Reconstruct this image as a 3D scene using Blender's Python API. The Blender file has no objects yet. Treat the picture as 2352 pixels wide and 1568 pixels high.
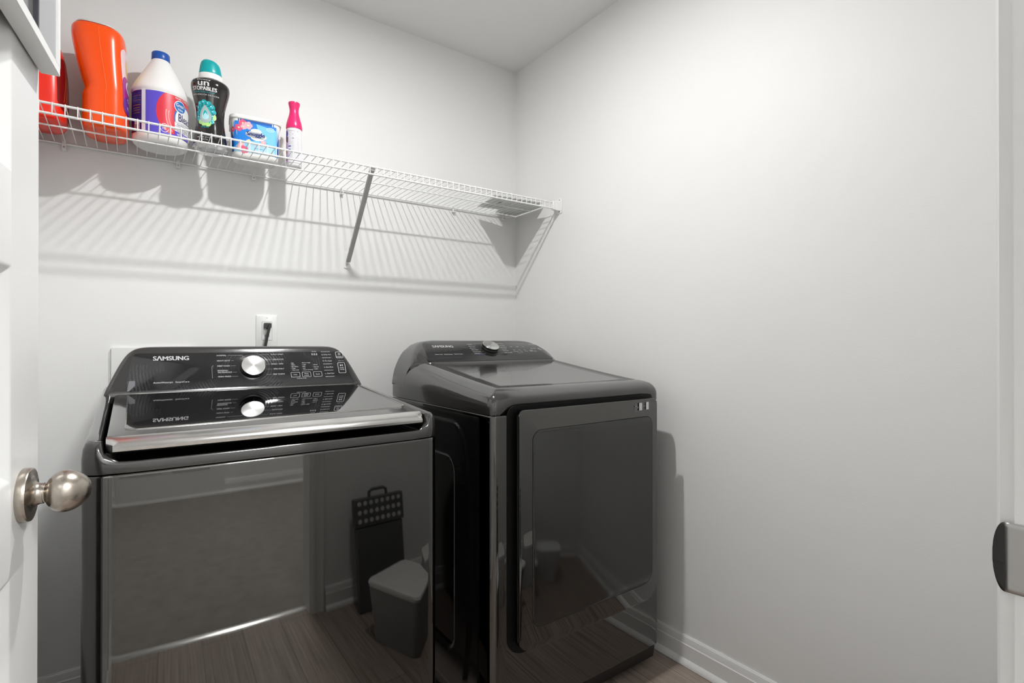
import bpy, bmesh, math, random
from mathutils import Vector, Matrix
random.seed(7)
S = bpy.context.scene
COL = S.collection
R = math.radians
PI = math.pi

# ------------------------------------------------------------------ camera, world, light, exposure
cam_d = bpy.data.cameras.new('camera')
cam_d.sensor_width = 36.0
cam_d.lens = 36.0 * 1201.4 / 2352.0
cam_d.clip_start = 0.01
cam = bpy.data.objects.new('camera', cam_d)
COL.objects.link(cam)
YAW, PITCH = R(54.2158), 0.0029
cam.location = (-1.5393, -2.1039, 1.0948)
cam.rotation_euler = (PI / 2 + PITCH, 0, YAW - PI / 2)
S.camera = cam

W = bpy.data.worlds.new('world')
S.world = W
W.use_nodes = True
W.node_tree.nodes['Background'].inputs[0].default_value = (0.9, 0.95, 1.0, 1)
W.node_tree.nodes['Background'].inputs[1].default_value = 0.3
S.view_settings.view_transform = 'Standard'
S.view_settings.look = 'None'
S.view_settings.gamma = 1.0
S.view_settings.use_curve_mapping = False
S.view_settings.exposure = 0.33
BULB = 1880.0         # radiance of the small disc of the lamp over the laundry room
HALL_W = 160.0        # emission strength of the added hallway fill lamp

# ------------------------------------------------------------------ helpers
def lin(c):
    c = c / 255.0
    return c / 12.92 if c <= 0.04045 else ((c + 0.055) / 1.055) ** 2.4
def rgb(r, g, b):
    return (lin(r), lin(g), lin(b), 1.0)

def mat(name, col, rough=0.5, metal=0.0, ior=1.5, bump=0.0, bscale=200.0, var=0.0, vscale=6.0,
        rvar=0.0, coat=0.0, trans=0.0, emit=None, stretch=(1, 1, 1), spec=None, alpha=None, sss=0.0):
    m = bpy.data.materials.new(name)
    m.use_nodes = True
    nt = m.node_tree
    N, L = nt.nodes, nt.links
    p = N['Principled BSDF']
    p.inputs['Base Color'].default_value = col
    p.inputs['Roughness'].default_value = rough
    p.inputs['Metallic'].default_value = metal
    p.inputs['IOR'].default_value = ior
    p.inputs['Coat Weight'].default_value = coat
    p.inputs['Coat Roughness'].default_value = 0.03
    p.inputs['Transmission Weight'].default_value = trans
    if spec is not None:
        p.inputs['Specular IOR Level'].default_value = spec
    if sss:
        p.inputs['Subsurface Weight'].default_value = sss
        p.inputs['Subsurface Radius'].default_value = (0.01, 0.01, 0.01)
    if emit:
        p.inputs['Emission Color'].default_value = col
        p.inputs['Emission Strength'].default_value = emit
    tc = N.new('ShaderNodeTexCoord')
    mp = N.new('ShaderNodeMapping')
    mp.inputs['Scale'].default_value = stretch
    L.new(tc.outputs['Object'], mp.inputs[0])
    nz = N.new('ShaderNodeTexNoise')
    nz.inputs['Scale'].default_value = vscale
    nz.inputs['Detail'].default_value = 3
    L.new(mp.outputs[0], nz.inputs['Vector'])
    v = max(var, 0.004)
    mx = N.new('ShaderNodeMixRGB')
    mx.blend_type = 'MULTIPLY'
    mx.inputs[0].default_value = 1.0
    mx.inputs[1].default_value = col
    rm = N.new('ShaderNodeMapRange')
    rm.inputs[1].default_value = 0.3
    rm.inputs[2].default_value = 0.7
    rm.inputs[3].default_value = 1 - v
    rm.inputs[4].default_value = 1 + v
    L.new(nz.outputs['Fac'], rm.inputs[0])
    L.new(rm.outputs[0], mx.inputs[2])
    L.new(mx.outputs[0], p.inputs['Base Color'])
    if rvar:
        r2 = N.new('ShaderNodeMapRange')
        r2.inputs[1].default_value = 0.35
        r2.inputs[2].default_value = 0.65
        r2.inputs[3].default_value = max(0.0, rough - rvar)
        r2.inputs[4].default_value = rough + rvar
        L.new(nz.outputs['Fac'], r2.inputs[0])
        L.new(r2.outputs[0], p.inputs['Roughness'])
    if bump:
        n2 = N.new('ShaderNodeTexNoise')
        n2.inputs['Scale'].default_value = bscale
        n2.inputs['Detail'].default_value = 4
        L.new(mp.outputs[0], n2.inputs['Vector'])
        b = N.new('ShaderNodeBump')
        b.inputs['Strength'].default_value = bump
        b.inputs['Distance'].default_value = 0.002
        L.new(n2.outputs['Fac'], b.inputs['Height'])
        L.new(b.outputs[0], p.inputs['Normal'])
    return m

class MB:
    """collects shapes in world coordinates, several materials allowed"""
    def __init__(self):
        self.v, self.f, self.mi, self.sm = [], [], [], []
    def add(self, vs, fs, mi=0, smooth=False):
        o = len(self.v)
        self.v += [tuple(p) for p in vs]
        for f in fs:
            self.f.append(tuple(i + o for i in f))
            self.mi.append(mi)
            self.sm.append(smooth)
        return self
    def box(self, a, b, mi=0):
        x0, y0, z0 = a
        x1, y1, z1 = b
        vs = [(x0, y0, z0), (x1, y0, z0), (x1, y1, z0), (x0, y1, z0), (x0, y0, z1), (x1, y0, z1), (x1, y1, z1), (x0, y1, z1)]
        return self.add(vs, [(0, 3, 2, 1), (4, 5, 6, 7), (0, 1, 5, 4), (1, 2, 6, 5), (2, 3, 7, 6), (3, 0, 4, 7)], mi)
    def loft(self, rings, mi=0, smooth=True, cap0=True, cap1=True, closed=True):
        n = len(rings[0])
        vs = [p for r in rings for p in r]
        fs = []
        for k in range(len(rings) - 1):
            for i in range(n if closed else n - 1):
                j = (i + 1) % n
                fs.append((k * n + i, k * n + j, (k + 1) * n + j, (k + 1) * n + i))
        self.add(vs, fs, mi, smooth)
        if cap0:
            self.add(rings[0], [tuple(reversed(range(n)))], mi)
        if cap1:
            self.add(rings[-1], [tuple(range(n))], mi)
        return self
    def grid(self, P, mi=0, smooth=True):
        nu, nv = len(P), len(P[0])
        vs = [p for row in P for p in row]
        fs = [(i * nv + j, (i + 1) * nv + j, (i + 1) * nv + j + 1, i * nv + j + 1) for i in range(nu - 1) for j in range(nv - 1)]
        return self.add(vs, fs, mi, smooth)
    def tube(self, pts, r, n=8, mi=0, caps=True, smooth=True):
        pts = [Vector(p) for p in pts]
        rings = []
        up = Vector((0, 0, 1))
        prev = None
        for i, p in enumerate(pts):
            t = (pts[min(i + 1, len(pts) - 1)] - pts[max(i - 1, 0)]).normalized()
            if prev is None:
                a = up if abs(t.z) < 0.9 else Vector((1, 0, 0))
                s = t.cross(a).normalized()
            else:
                s = (prev - t * prev.dot(t)).normalized()
            prev = s
            u = t.cross(s)
            rr = r[i] if isinstance(r, (list, tuple)) else r
            rings.append([p + (s * math.cos(2 * PI * k / n) + u * math.sin(2 * PI * k / n)) * rr for k in range(n)])
        return self.loft(rings, mi, smooth, caps, caps)
    def lathe(self, prof, O, A=(0, 0, 1), n=48, mi=0, smooth=True, sx=1.0, sy=1.0, caps=(True, True), rot=0.0):
        """prof: (radius, height along A)"""
        O, A = Vector(O), Vector(A).normalized()
        a = Vector((1, 0, 0)) if abs(A.x) < 0.8 else Vector((0, 0, 1))
        U = (a - A * a.dot(A)).normalized()
        V = A.cross(U)
        cr, sr = math.cos(rot), math.sin(rot)
        rings = []
        for r, h in prof:
            ring = []
            for k in range(n):
                t = 2 * PI * k / n
                x, y = r * sx * math.cos(t), r * sy * math.sin(t)
                x, y = x * cr - y * sr, x * sr + y * cr
                ring.append(O + A * h + U * x + V * y)
            rings.append(ring)
        return self.loft(rings, mi, smooth, caps[0], caps[1])
    def build(self, name, mats, parent=None, org=None, bevel=0.0, seg=2, autosmooth=40):
        """parent None: a top-level mesh with its origin at org"""
        if not isinstance(mats, (list, tuple)):
            mats = [mats]
        o = Vector(org) if org is not None else Vector((0, 0, 0))
        if parent is not None:
            o = Vector(parent['_org'])
        me = bpy.data.meshes.new(name)
        me.from_pydata([tuple(Vector(p) - o) for p in self.v], [], self.f)
        for m in mats:
            me.materials.append(m)
        for p, mi, sm in zip(me.polygons, self.mi, self.sm):
            p.material_index = mi
            p.use_smooth = sm
        bm = bmesh.new()
        bm.from_mesh(me)
        bmesh.ops.remove_doubles(bm, verts=bm.verts, dist=1e-6)
        bmesh.ops.recalc_face_normals(bm, faces=bm.faces)
        bm.to_mesh(me)
        bm.free()
        me.set_sharp_from_angle(angle=R(autosmooth))
        ob = bpy.data.objects.new(name, me)
        COL.objects.link(ob)
        if parent is not None:
            ob.parent = parent
            ob['_org'] = tuple(o)
        else:
            ob.location = o
            ob['_org'] = tuple(o)
        if bevel:
            b = ob.modifiers.new('bevel', 'BEVEL')
            b.width = bevel
            b.segments = seg
            b.limit_method = 'ANGLE'
            b.angle_limit = R(35)
            b.harden_normals = False
            for p in me.polygons:
                p.use_smooth = True
        return ob

def thing(name, label, cat, loc, group=None):
    o = bpy.data.objects.new(name, None)
    COL.objects.link(o)
    o.empty_display_size = 0.05
    o.location = loc
    o['label'] = label
    o['category'] = cat
    o['_org'] = tuple(loc)
    if group:
        o['group'] = group
    return o
def tag(o, label, cat, group=None):
    o['label'] = label
    o['category'] = cat
    if group:
        o['group'] = group
    return o
def struct(o, label=None, cat=None):
    o['kind'] = 'structure'
    if label: o['label'] = label
    if cat: o['category'] = cat
    return o

def poly_mesh(polys):
    """flat polygons in (u,v) -> verts, tris"""
    bm = bmesh.new()
    for P in polys:
        vs = [bm.verts.new((u, v, 0)) for u, v in P]
        bm.faces.new(vs)
    bmesh.ops.triangulate(bm, faces=bm.faces)
    return bm
def text_bm(s, width=None, height=None, bold=0.0, shear=0.0):
    cu = bpy.data.curves.new('t', 'FONT')
    cu.body = s
    cu.size = 1.0
    cu.shear = shear
    cu.dimensions = '2D'
    cu.fill_mode = 'FRONT'
    cu.resolution_u = 3
    ob = bpy.data.objects.new('t', cu)
    COL.objects.link(ob)
    dg = bpy.context.evaluated_depsgraph_get()
    me = bpy.data.meshes.new_from_object(ob.evaluated_get(dg))
    bm = bmesh.new()
    bm.from_mesh(me)
    bpy.data.objects.remove(ob)
    bpy.data.curves.remove(cu)
    bpy.data.meshes.remove(me)
    xs = [v.co.x for v in bm.verts]
    ys = [v.co.y for v in bm.verts]
    w, h = max(xs) - min(xs), max(ys) - min(ys)
    fx = width / w if width else None
    fy = height / h if height else None
    if fx is None: fx = fy
    if fy is None: fy = fx
    x0, y0 = min(xs), min(ys)
    for v in bm.verts:
        v.co.x = (v.co.x - x0) * fx
        v.co.y = (v.co.y - y0) * fy
    if bold:
        # thicken by laying shifted copies of the glyphs over each other
        d_ = min(bold, 0.03) * h * fy * 1.6
        for dx_, dy_ in ((d_, 0.0), (-d_, 0.0), (0.0, d_ * 0.7)):
            src = list(bm.faces)[:len(bm.faces) if dx_ == d_ else n0_]
            if dx_ == d_: n0_ = len(src)
            g = bmesh.ops.duplicate(bm, geom=src)
            for e_ in g['geom']:
                if isinstance(e_, bmesh.types.BMVert):
                    e_.co.x += dx_
                    e_.co.y += dy_
            bm.faces.ensure_lookup_table()
    return bm
def put(mb, bm, fn, mi=0, step=None, du=0.0, dv=0.0, shear=None, smooth=False):
    """move a flat bmesh onto a surface fn(u,v); step cuts it finely first"""
    for v in bm.verts:
        v.co.x += du
        v.co.y += dv
        if shear:
            v.co.y += v.co.x * shear
    if step:
        xs = [v.co.x for v in bm.verts]
        a = math.floor(min(xs) / step) * step
        while a < max(xs):
            a += step
            bmesh.ops.bisect_plane(bm, geom=bm.verts[:] + bm.edges[:] + bm.faces[:], plane_co=(a, 0, 0), plane_no=(1, 0, 0), dist=1e-7)
        ys = [v.co.y for v in bm.verts]
        a = math.floor(min(ys) / step) * step
        while a < max(ys):
            a += step
            bmesh.ops.bisect_plane(bm, geom=bm.verts[:] + bm.edges[:] + bm.faces[:], plane_co=(0, a, 0), plane_no=(0, 1, 0), dist=1e-7)
    bm.verts.index_update()
    mb.add([fn(v.co.x, v.co.y) for v in bm.verts], [tuple(v.index for v in f.verts) for f in bm.faces], mi, smooth)
    bm.free()
def rect(u0, v0, u1, v1):
    return [(u0, v0), (u1, v0), (u1, v1), (u0, v1)]
def rrect(u0, v0, u1, v1, r, n=5):
    P = []
    for cx, cy, a0 in ((u1 - r, v0 + r, -90), (u1 - r, v1 - r, 0), (u0 + r, v1 - r, 90), (u0 + r, v0 + r, 180)):
        for k in range(n + 1):
            a = R(a0 + 90 * k / n)
            P.append((cx + r * math.cos(a), cy + r * math.sin(a)))
    return P
def ellipse(cx, cy, a, b, n=28, t0=0, t1=360):
    return [(cx + a * math.cos(R(t0 + (t1 - t0) * k / n)), cy + b * math.sin(R(t0 + (t1 - t0) * k / n))) for k in range(n + (0 if t1 - t0 >= 360 else 1))]
def frame_polys(u0, v0, u1, v1, r, w):
    A = rrect(u0, v0, u1, v1, r)
    B = rrect(u0 + w, v0 + w, u1 - w, v1 - w, max(r - w, 0.0003))
    n = len(A)
    return [[A[i], A[(i + 1) % n], B[(i + 1) % n], B[i]] for i in range(n)]
def arc_polys(cx, cy, r, w, a0, a1, n=16, sy=1.0):
    out = []
    for k in range(n):
        t0, t1 = R(a0 + (a1 - a0) * k / n), R(a0 + (a1 - a0) * (k + 1) / n)
        out.append([(cx + r * math.cos(t0), cy + sy * r * math.sin(t0)), (cx + r * math.cos(t1), cy + sy * r * math.sin(t1)),
                    (cx + (r - w) * math.cos(t1), cy + sy * (r - w) * math.sin(t1)), (cx + (r - w) * math.cos(t0), cy + sy * (r - w) * math.sin(t0))])
    return out
def plane_fn(O, U, V, off=0.0):
    O, U, V = Vector(O), Vector(U).normalized(), Vector(V).normalized()
    N = U.cross(V).normalized()
    return lambda u, v, k=0.0: O + U * u + V * v + N * (off + k)
def softmin(a, b, k=0.012):
    h = max(0.0, min(1.0, 0.5 + 0.5 * (b - a) / k))
    return b * (1 - h) + a * h - k * h * (1 - h)
def interp(x, P):
    if x <= P[0][0]: return P[0][1]
    for (x0, y0), (x1, y1) in zip(P, P[1:]):
        if x <= x1:
            return y0 + (y1 - y0) * (x - x0) / (x1 - x0)
    return P[-1][1]
def smooth_interp(x, P):
    # Catmull-Rom through the points of a monotone table
    if x <= P[0][0]: return P[0][1]
    if x >= P[-1][0]: return P[-1][1]
    for i in range(len(P) - 1):
        if x <= P[i + 1][0]:
            x0, y0 = P[i]
            x1, y1 = P[i + 1]
            m0 = (y1 - P[i - 1][1]) / (x1 - P[i - 1][0]) if i else (y1 - y0) / (x1 - x0)
            m1 = (P[i + 2][1] - y0) / (P[i + 2][0] - x0) if i + 2 < len(P) else 0.0
            t = (x - x0) / (x1 - x0)
            h = x1 - x0
            return ((2 * t ** 3 - 3 * t ** 2 + 1) * y0 + (t ** 3 - 2 * t ** 2 + t) * h * m0 + (-2 * t ** 3 + 3 * t ** 2) * y1 + (t ** 3 - t ** 2) * h * m1)

# ------------------------------------------------------------------ materials
M_wall = mat('wall_paint', (0.80, 0.80, 0.79, 1), 0.55, bump=0.10, bscale=260, var=0.006, vscale=2)
M_ceil = mat('ceiling_paint', (0.82, 0.82, 0.815, 1), 0.75, bump=0.12, bscale=220, var=0.006, vscale=2)
M_trim = mat('trim_paint', (0.78, 0.78, 0.77, 1), 0.32, bump=0.03, bscale=90, var=0.006)
M_door = mat('door_paint', (0.76, 0.76, 0.75, 1), 0.34, bump=0.05, bscale=120, stretch=(1, 1, 0.25), var=0.006)
M_wire = mat('vinyl_coated_wire', (0.86, 0.86, 0.85, 1), 0.3, var=0.01)
M_bss = mat('black_stainless', (0.135, 0.133, 0.129, 1), 0.022, metal=1.0, rvar=0.004, vscale=30, bump=0.0015, bscale=60, stretch=(0.15, 0.15, 25))
M_bss2 = mat('dryer_black_stainless', (0.13, 0.128, 0.124, 1), 0.03, metal=1.0, rvar=0.006, vscale=30, bump=0.0, bscale=60, stretch=(0.15, 0.15, 25))
M_top = mat('dark_painted_steel', (0.028, 0.027, 0.026, 1), 0.12, ior=1.8, coat=0.25, bump=0.01, bscale=40)
M_top2 = mat('dryer_painted_top', (0.030, 0.029, 0.028, 1), 0.13, ior=1.75, coat=0.4, bump=0.01, bscale=40)
M_side = mat('black_side_enamel', (0.006, 0.006, 0.006, 1), 0.14, ior=1.5, bump=0.01, bscale=30)
M_black = mat('black_plastic', (0.008, 0.008, 0.008, 1), 0.3, bump=0.02, bscale=300)
M_recess = mat('matt_black_recess', (0.004, 0.004, 0.004, 1), 0.5, spec=0.2)
M_glass_b = mat('black_gloss_panel', (0.012, 0.012, 0.013, 1), 0.05, ior=1.6, coat=0.3, rvar=0.02, vscale=25)
def add_smears(m):
    """dried wiping arcs and dust on the glossy panel"""
    N, L = m.node_tree.nodes, m.node_tree.links
    p = N['Principled BSDF']
    tc = N['Texture Coordinate']
    mp = N.new('ShaderNodeMapping')
    mp.inputs['Location'].default_value = (-0.016, -0.22, -1.02)
    L.new(tc.outputs['Object'], mp.inputs[0])
    wv = N.new('ShaderNodeTexWave')
    wv.wave_type = 'RINGS'
    wv.rings_direction = 'SPHERICAL'
    wv.inputs['Scale'].default_value = 42
    wv.inputs['Distortion'].default_value = 2.2
    wv.inputs['Detail'].default_value = 4
    wv.inputs['Detail Scale'].default_value = 3
    L.new(mp.outputs[0], wv.inputs['Vector'])
    nz = N.new('ShaderNodeTexNoise')
    nz.inputs['Scale'].default_value = 9
    nz.inputs['Detail'].default_value = 5
    L.new(tc.outputs['Object'], nz.inputs['Vector'])
    r1 = N.new('ShaderNodeMapRange')
    r1.inputs[1].default_value, r1.inputs[2].default_value = 0.48, 0.70
    L.new(nz.outputs['Fac'], r1.inputs[0])
    mu = N.new('ShaderNodeMath'); mu.operation = 'MULTIPLY'
    L.new(wv.outputs['Fac'], mu.inputs[0]); L.new(r1.outputs[0], mu.inputs[1])
    mx = N.new('ShaderNodeMixRGB')
    mx.inputs[1].default_value = (0.012, 0.012, 0.013, 1)
    mx.inputs[2].default_value = (0.055, 0.057, 0.065, 1)
    L.new(mu.outputs[0], mx.inputs[0])
    L.new(mx.outputs[0], p.inputs['Base Color'])
    rr_ = N.new('ShaderNodeMapRange')
    rr_.inputs[3].default_value, rr_.inputs[4].default_value = 0.05, 0.14
    L.new(mu.outputs[0], rr_.inputs[0])
    L.new(rr_.outputs[0], p.inputs['Roughness'])
M_smear = mat('smeared_gloss_panel', (0.012, 0.012, 0.013, 1), 0.05, ior=1.6, coat=0.15)
add_smears(M_smear)
M_lid = mat('dark_tinted_lid_glass', (0.17, 0.17, 0.17, 1), 0.02, metal=1.0, rvar=0.01, vscale=20)
M_chrome = mat('satin_chrome', (0.72, 0.71, 0.69, 1), 0.2, metal=1.0, bump=0.03, bscale=90, stretch=(0.2, 6, 6), rvar=0.05, vscale=40)
M_nickel = mat('brushed_nickel', (0.44, 0.395, 0.345, 1), 0.26, metal=1.0, bump=0.05, bscale=180, stretch=(6, 0.3, 6), rvar=0.05)
M_steel = mat('brushed_steel_plate', (0.42, 0.41, 0.40, 1), 0.35, metal=1.0, bump=0.05, bscale=120, stretch=(1, 1, 12))
M_print = mat('white_print', (0.75, 0.75, 0.76, 1), 0.5)
M_print2 = mat('grey_print', (0.42, 0.43, 0.45, 1), 0.5)
M_blueprint = mat('blue_print', (0.03, 0.06, 0.35, 1), 0.5)
M_plast_w = mat('white_plastic', (0.80, 0.80, 0.78, 1), 0.3, var=0.006)
M_dark = mat('dark_slot', (0.01, 0.01, 0.01, 1), 0.6)
M_rubber = mat('black_rubber', (0.012, 0.012, 0.012, 1), 0.45, bump=0.02)
M_rubber.node_tree.nodes['Principled BSDF'].inputs['Specular IOR Level'].default_value = 0.6

def floor_material():
    m = bpy.data.materials.new('wood_look_plank')
    m.use_nodes = True
    N, L = m.node_tree.nodes, m.node_tree.links
    p = N['Principled BSDF']
    tc = N.new('ShaderNodeTexCoord')
    mp = N.new('ShaderNodeMapping')
    mp.inputs['Rotation'].default_value = (0, 0, PI / 2)
    L.new(tc.outputs['Object'], mp.inputs[0])
    br = N.new('ShaderNodeTexBrick')
    br.inputs['Scale'].default_value = 1.0
    br.inputs['Brick Width'].default_value = 1.2
    br.inputs['Row Height'].default_value = 0.15
    br.inputs['Mortar Size'].default_value = 0.0012
    br.inputs['Mortar Smooth'].default_value = 0.2
    br.inputs['Color1'].default_value = (0.34, 0.275, 0.235, 1)
    br.inputs['Color2'].default_value = (0.40, 0.33, 0.285, 1)
    br.inputs['Mortar'].default_value = (0.10, 0.075, 0.06, 1)
    L.new(mp.outputs[0], br.inputs['Vector'])
    mg = N.new('ShaderNodeMapping')
    mg.inputs['Scale'].default_value = (170, 2.2, 10)
    L.new(tc.outputs['Object'], mg.inputs[0])
    nz = N.new('ShaderNodeTexNoise')
    nz.inputs['Scale'].default_value = 1.0
    nz.inputs['Detail'].default_value = 6
    nz.inputs['Roughness'].default_value = 0.7
    L.new(mg.outputs[0], nz.inputs['Vector'])
    cr = N.new('ShaderNodeValToRGB')
    cr.color_ramp.elements[0].position = 0.33
    cr.color_ramp.elements[0].color = (0.52, 0.48, 0.46, 1)
    cr.color_ramp.elements[1].position = 0.66
    cr.color_ramp.elements[1].color = (1.15, 1.15, 1.15, 1)
    L.new(nz.outputs['Fac'], cr.inputs[0])
    mx = N.new('ShaderNodeMixRGB')
    mx.blend_type = 'MULTIPLY'
    mx.inputs[0].default_value = 1
    L.new(br.outputs['Color'], mx.inputs[1])
    L.new(cr.outputs[0], mx.inputs[2])
    L.new(mx.outputs[0], p.inputs['Base Color'])
    p.inputs['Roughness'].default_value = 0.42
    b = N.new('ShaderNodeBump')
    b.inputs['Strength'].default_value = 0.15
    b.inputs['Distance'].default_value = 0.001
    L.new(nz.outputs['Fac'], b.inputs['Height'])
    L.new(b.outputs[0], p.inputs['Normal'])
    return m
M_floor = floor_material()
M_carpet = mat('beige_carpet', (0.30, 0.275, 0.25, 1), 0.95, bump=0.8, bscale=350, var=0.10, vscale=14)

# ------------------------------------------------------------------ room
XL, XR, YB, YF, YH, ZC = -1.83, 0.0, 0.0, -1.997, -2.11, 2.44
T = 0.1
JL, JR, ZD = -1.757, -0.957, 2.05        # doorway jamb faces and head
struct(MB().box((XL - T, YB, -0.05), (XR + T, YB + T, ZC)).build('wall_back', M_wall, org=(XL, YB, 0)), 'pale grey back wall behind the shelf and the washer', 'wall')
struct(MB().box((XR, YH, -0.05), (XR + T, YB, ZC)).build('wall_right', M_wall, org=(XR, YH, 0)), 'pale grey bare wall to the right of the dryer', 'wall')
struct(MB().box((XL - T, YH, -0.05), (XL, YB, ZC)).build('wall_left', M_wall, org=(XL, YH, 0)), 'pale grey wall hidden behind the open door', 'wall')
w = MB()
w.box((XL, YH, 0), (JL - 0.018, YF, ZC))
w.box((JR + 0.018, YH, 0), (XR, YF, ZC))
w.box((JL - 0.018, YH, ZD + 0.018), (JR + 0.018, YF, ZC))
struct(w.build('wall_front', M_wall, org=(XL, YF, 0)), 'pale grey wall with the doorway the room is seen through', 'wall')
struct(MB().box((XL - T, YH, ZC), (XR + T, YB + T, ZC + T)).build('ceiling', M_ceil, org=(XL, YF, ZC)), 'flat light grey ceiling', 'ceiling')
struct(MB().box((XL - T, -2.05, -0.06), (XR + T, YB + T, 0)).build('floor', M_floor, org=(XL, YF, 0)), 'brown grey wood look plank floor', 'floor')

# doorway casing and jambs: one trim
cs = MB()
cs.box((JL - 0.018, YH, 0), (JL, YF, ZD))
cs.box((JR, YH, 0), (JR + 0.018, YF, ZD))
cs.box((JL - 0.018, YH, ZD), (JR + 0.018, YF, ZD + 0.018))
def casing_profile(sgn, xe, y0, y1):
    # (x offset from the jamb edge, y): profile with a bead on its inner edge
    return [(xe + sgn * 0.005, y0), (xe + sgn * 0.005, y0 + (y1 - y0) * 0.75), (xe + sgn * 0.012, y1), (xe + sgn * 0.020, y1), (xe + sgn * 0.026, y0 + (y1 - y0) * 0.7),
            (xe + sgn * 0.050, y0 + (y1 - y0) * 0.8), (xe + sgn * 0.060, y1), (xe + sgn * 0.0625, y0 + (y1 - y0) * 0.8), (xe + sgn * 0.0625, y0)]
for y0, y1 in ((YF, YF + 0.013), (YH, YH - 0.013)):
    for sgn, xe in ((-1, JL), (1, JR)):
        pr = casing_profile(sgn, xe, y0, y1)
        cs.loft([[(x, y, z) for x, y in pr] for z in (0.0, ZD + 0.005 + 0.0625)], smooth=False)
    pr = casing_profile(1, ZD, y0, y1)
    cs.loft([[(x, y, z) for z, y in pr] for x in (JL - 0.0675 + 0.005, JR + 0.0675 - 0.005)], smooth=False)
tr = struct(cs.build('trim_1', M_trim, org=(JR, YF, 0)), 'white doorway casing and jambs with a strike plate on the right', 'door frame')
# strike plate, a child of the jamb
sp = MB()
zc = 0.919
def plate_grid(y0, y1, n, half, xf):
    return [[(xf(y), y, zc + half(y) * (2 * j / 14 - 1)) for j in range(15)] for y in [y0 + (y1 - y0) * i / n for i in range(n + 1)]]
pg = MB().grid(plate_grid(-2.030, -1.9915, 12, lambda y: 0.0285, lambda y: JR - 0.0012))
plate = pg.build('strike_plate', M_steel, tr)
pg = MB().grid(plate_grid(-1.9915, -1.98360, 16, lambda y: 0.0285 * math.sqrt(max(0.001, 1 - ((y + 1.9915) / 0.0080) ** 2)), lambda y: JR - 0.0012 + 0.18 * (y + 1.9915)))
lip = pg.build('curved_lip', mat('lip_dark_reflection', (0.035, 0.034, 0.032, 1), 0.4, metal=0.6), plate)  # steel lip; the dark reflection on its bend is put into the colour
for o_ in (plate, lip):
    so = o_.modifiers.new('solid', 'SOLIDIFY')
    so.thickness = 0.0012
    so.offset = 0
MB().box((JR - 0.0020, -1.9912, zc - 0.0068), (JR - 0.0004, -1.9845, zc - 0.0055)).build('lip_slit', M_dark, plate)
MB().box((JR - 0.0024, -2.026, zc - 0.011), (JR - 0.0005, -2.008, zc + 0.011)).build('latch_opening', M_dark, plate)

# threshold strip and hallway
struct(MB().loft([[(x, -2.035, 0.0), (x, -2.045, 0.006), (x, -2.06, 0.008), (x, -2.075, 0.006), (x, -2.085, 0.0)] for x in (JL, JR)], smooth=False)
       .build('trim_2', M_chrome, org=(JL, -2.06, 0)), 'metal carpet strip across the doorway threshold', 'threshold strip')
HX0, HX1, HY = -3.0, 0.9, -4.15
cp = MB().box((HX0, HY, -0.06), (HX1, YH - 0.0001, 0.004))
cp.box((JL, YH, -0.06), (JR, -2.065, 0.004))
struct(cp.build('floor', M_carpet, org=(HX0, HY, 0)), 'beige hallway carpet beyond the doorway', 'floor')
struct(MB().box((HX0, HY - T, 0), (HX1, HY, ZC)).build('wall_hallway', M_wall, org=(HX0, HY, 0)), 'far hallway wall opposite the doorway', 'wall')
struct(MB().box((HX0 - T, HY, 0), (HX0, YH, ZC)).build('wall_hallway', M_wall, org=(HX0, HY, 0)), 'hallway end wall on the left', 'wall')
struct(MB().box((HX1, HY, 0), (HX1 + T, YH, ZC)).build('wall_hallway', M_wall, org=(HX1, HY, 0)), 'hallway end wall on the right', 'wall')
struct(MB().box((HX0, HY, ZC), (HX1, YH, ZC + T)).build('ceiling', M_ceil, org=(HX0, HY, ZC)), 'hallway ceiling', 'ceiling')
ws = MB().box((HX0, YH, 0), (XL - T, YH + 0.1, ZC))
ws.box((XR + T, YH, 0), (HX1, YH + 0.1, ZC))
struct(ws.build('wall_hallway', M_wall, org=(HX0, YH, 0)), 'hallway wall beside the laundry doorway', 'wall')

# baseboards with shoe moulding
BP = [(0, 0), (0.0275, 0), (0.0270, 0.006), (0.0235, 0.0125), (0.0165, 0.0185), (0.0145, 0.0195), (0.0145, 0.066), (0.0118, 0.0685), (0.0108, 0.076),
      (0.0090, 0.0850), (0.0080, 0.0885), (0.0062, 0.0900), (0.0052, 0.0922), (0, 0.0924)]
def baseboard(name, a, b, inw, label):
    a, b, inw = Vector(a), Vector(b), Vector(inw)
    m = MB().loft([[p + inw * d + Vector((0, 0, z)) for d, z in BP] for p in (a, b)], smooth=True)
    return struct(m.build(name, M_trim, org=a, autosmooth=25), label, 'baseboard')
baseboard('baseboard_right', (XR, YF, 0), (XR, YB, 0), (-1, 0, 0), 'white baseboard along the right wall beside the dryer')
baseboard('baseboard_back', (XR - 0.0275, YB, 0), (XL + 0.0275, YB, 0), (0, -1, 0), 'white baseboard behind the machines')
baseboard('baseboard_left', (XL, YB, 0), (XL, YF, 0), (1, 0, 0), 'white baseboard along the left wall')
baseboard('baseboard_front', (JR + 0.0685, YF, 0), (XR - 0.0275, YF, 0), (0, 1, 0), 'white baseboard beside the doorway under the step stool')
baseboard('baseboard_hallway', (HX0, HY, 0.004), (HX1, HY, 0.004), (0, 1, 0), 'white hallway baseboard')

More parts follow.
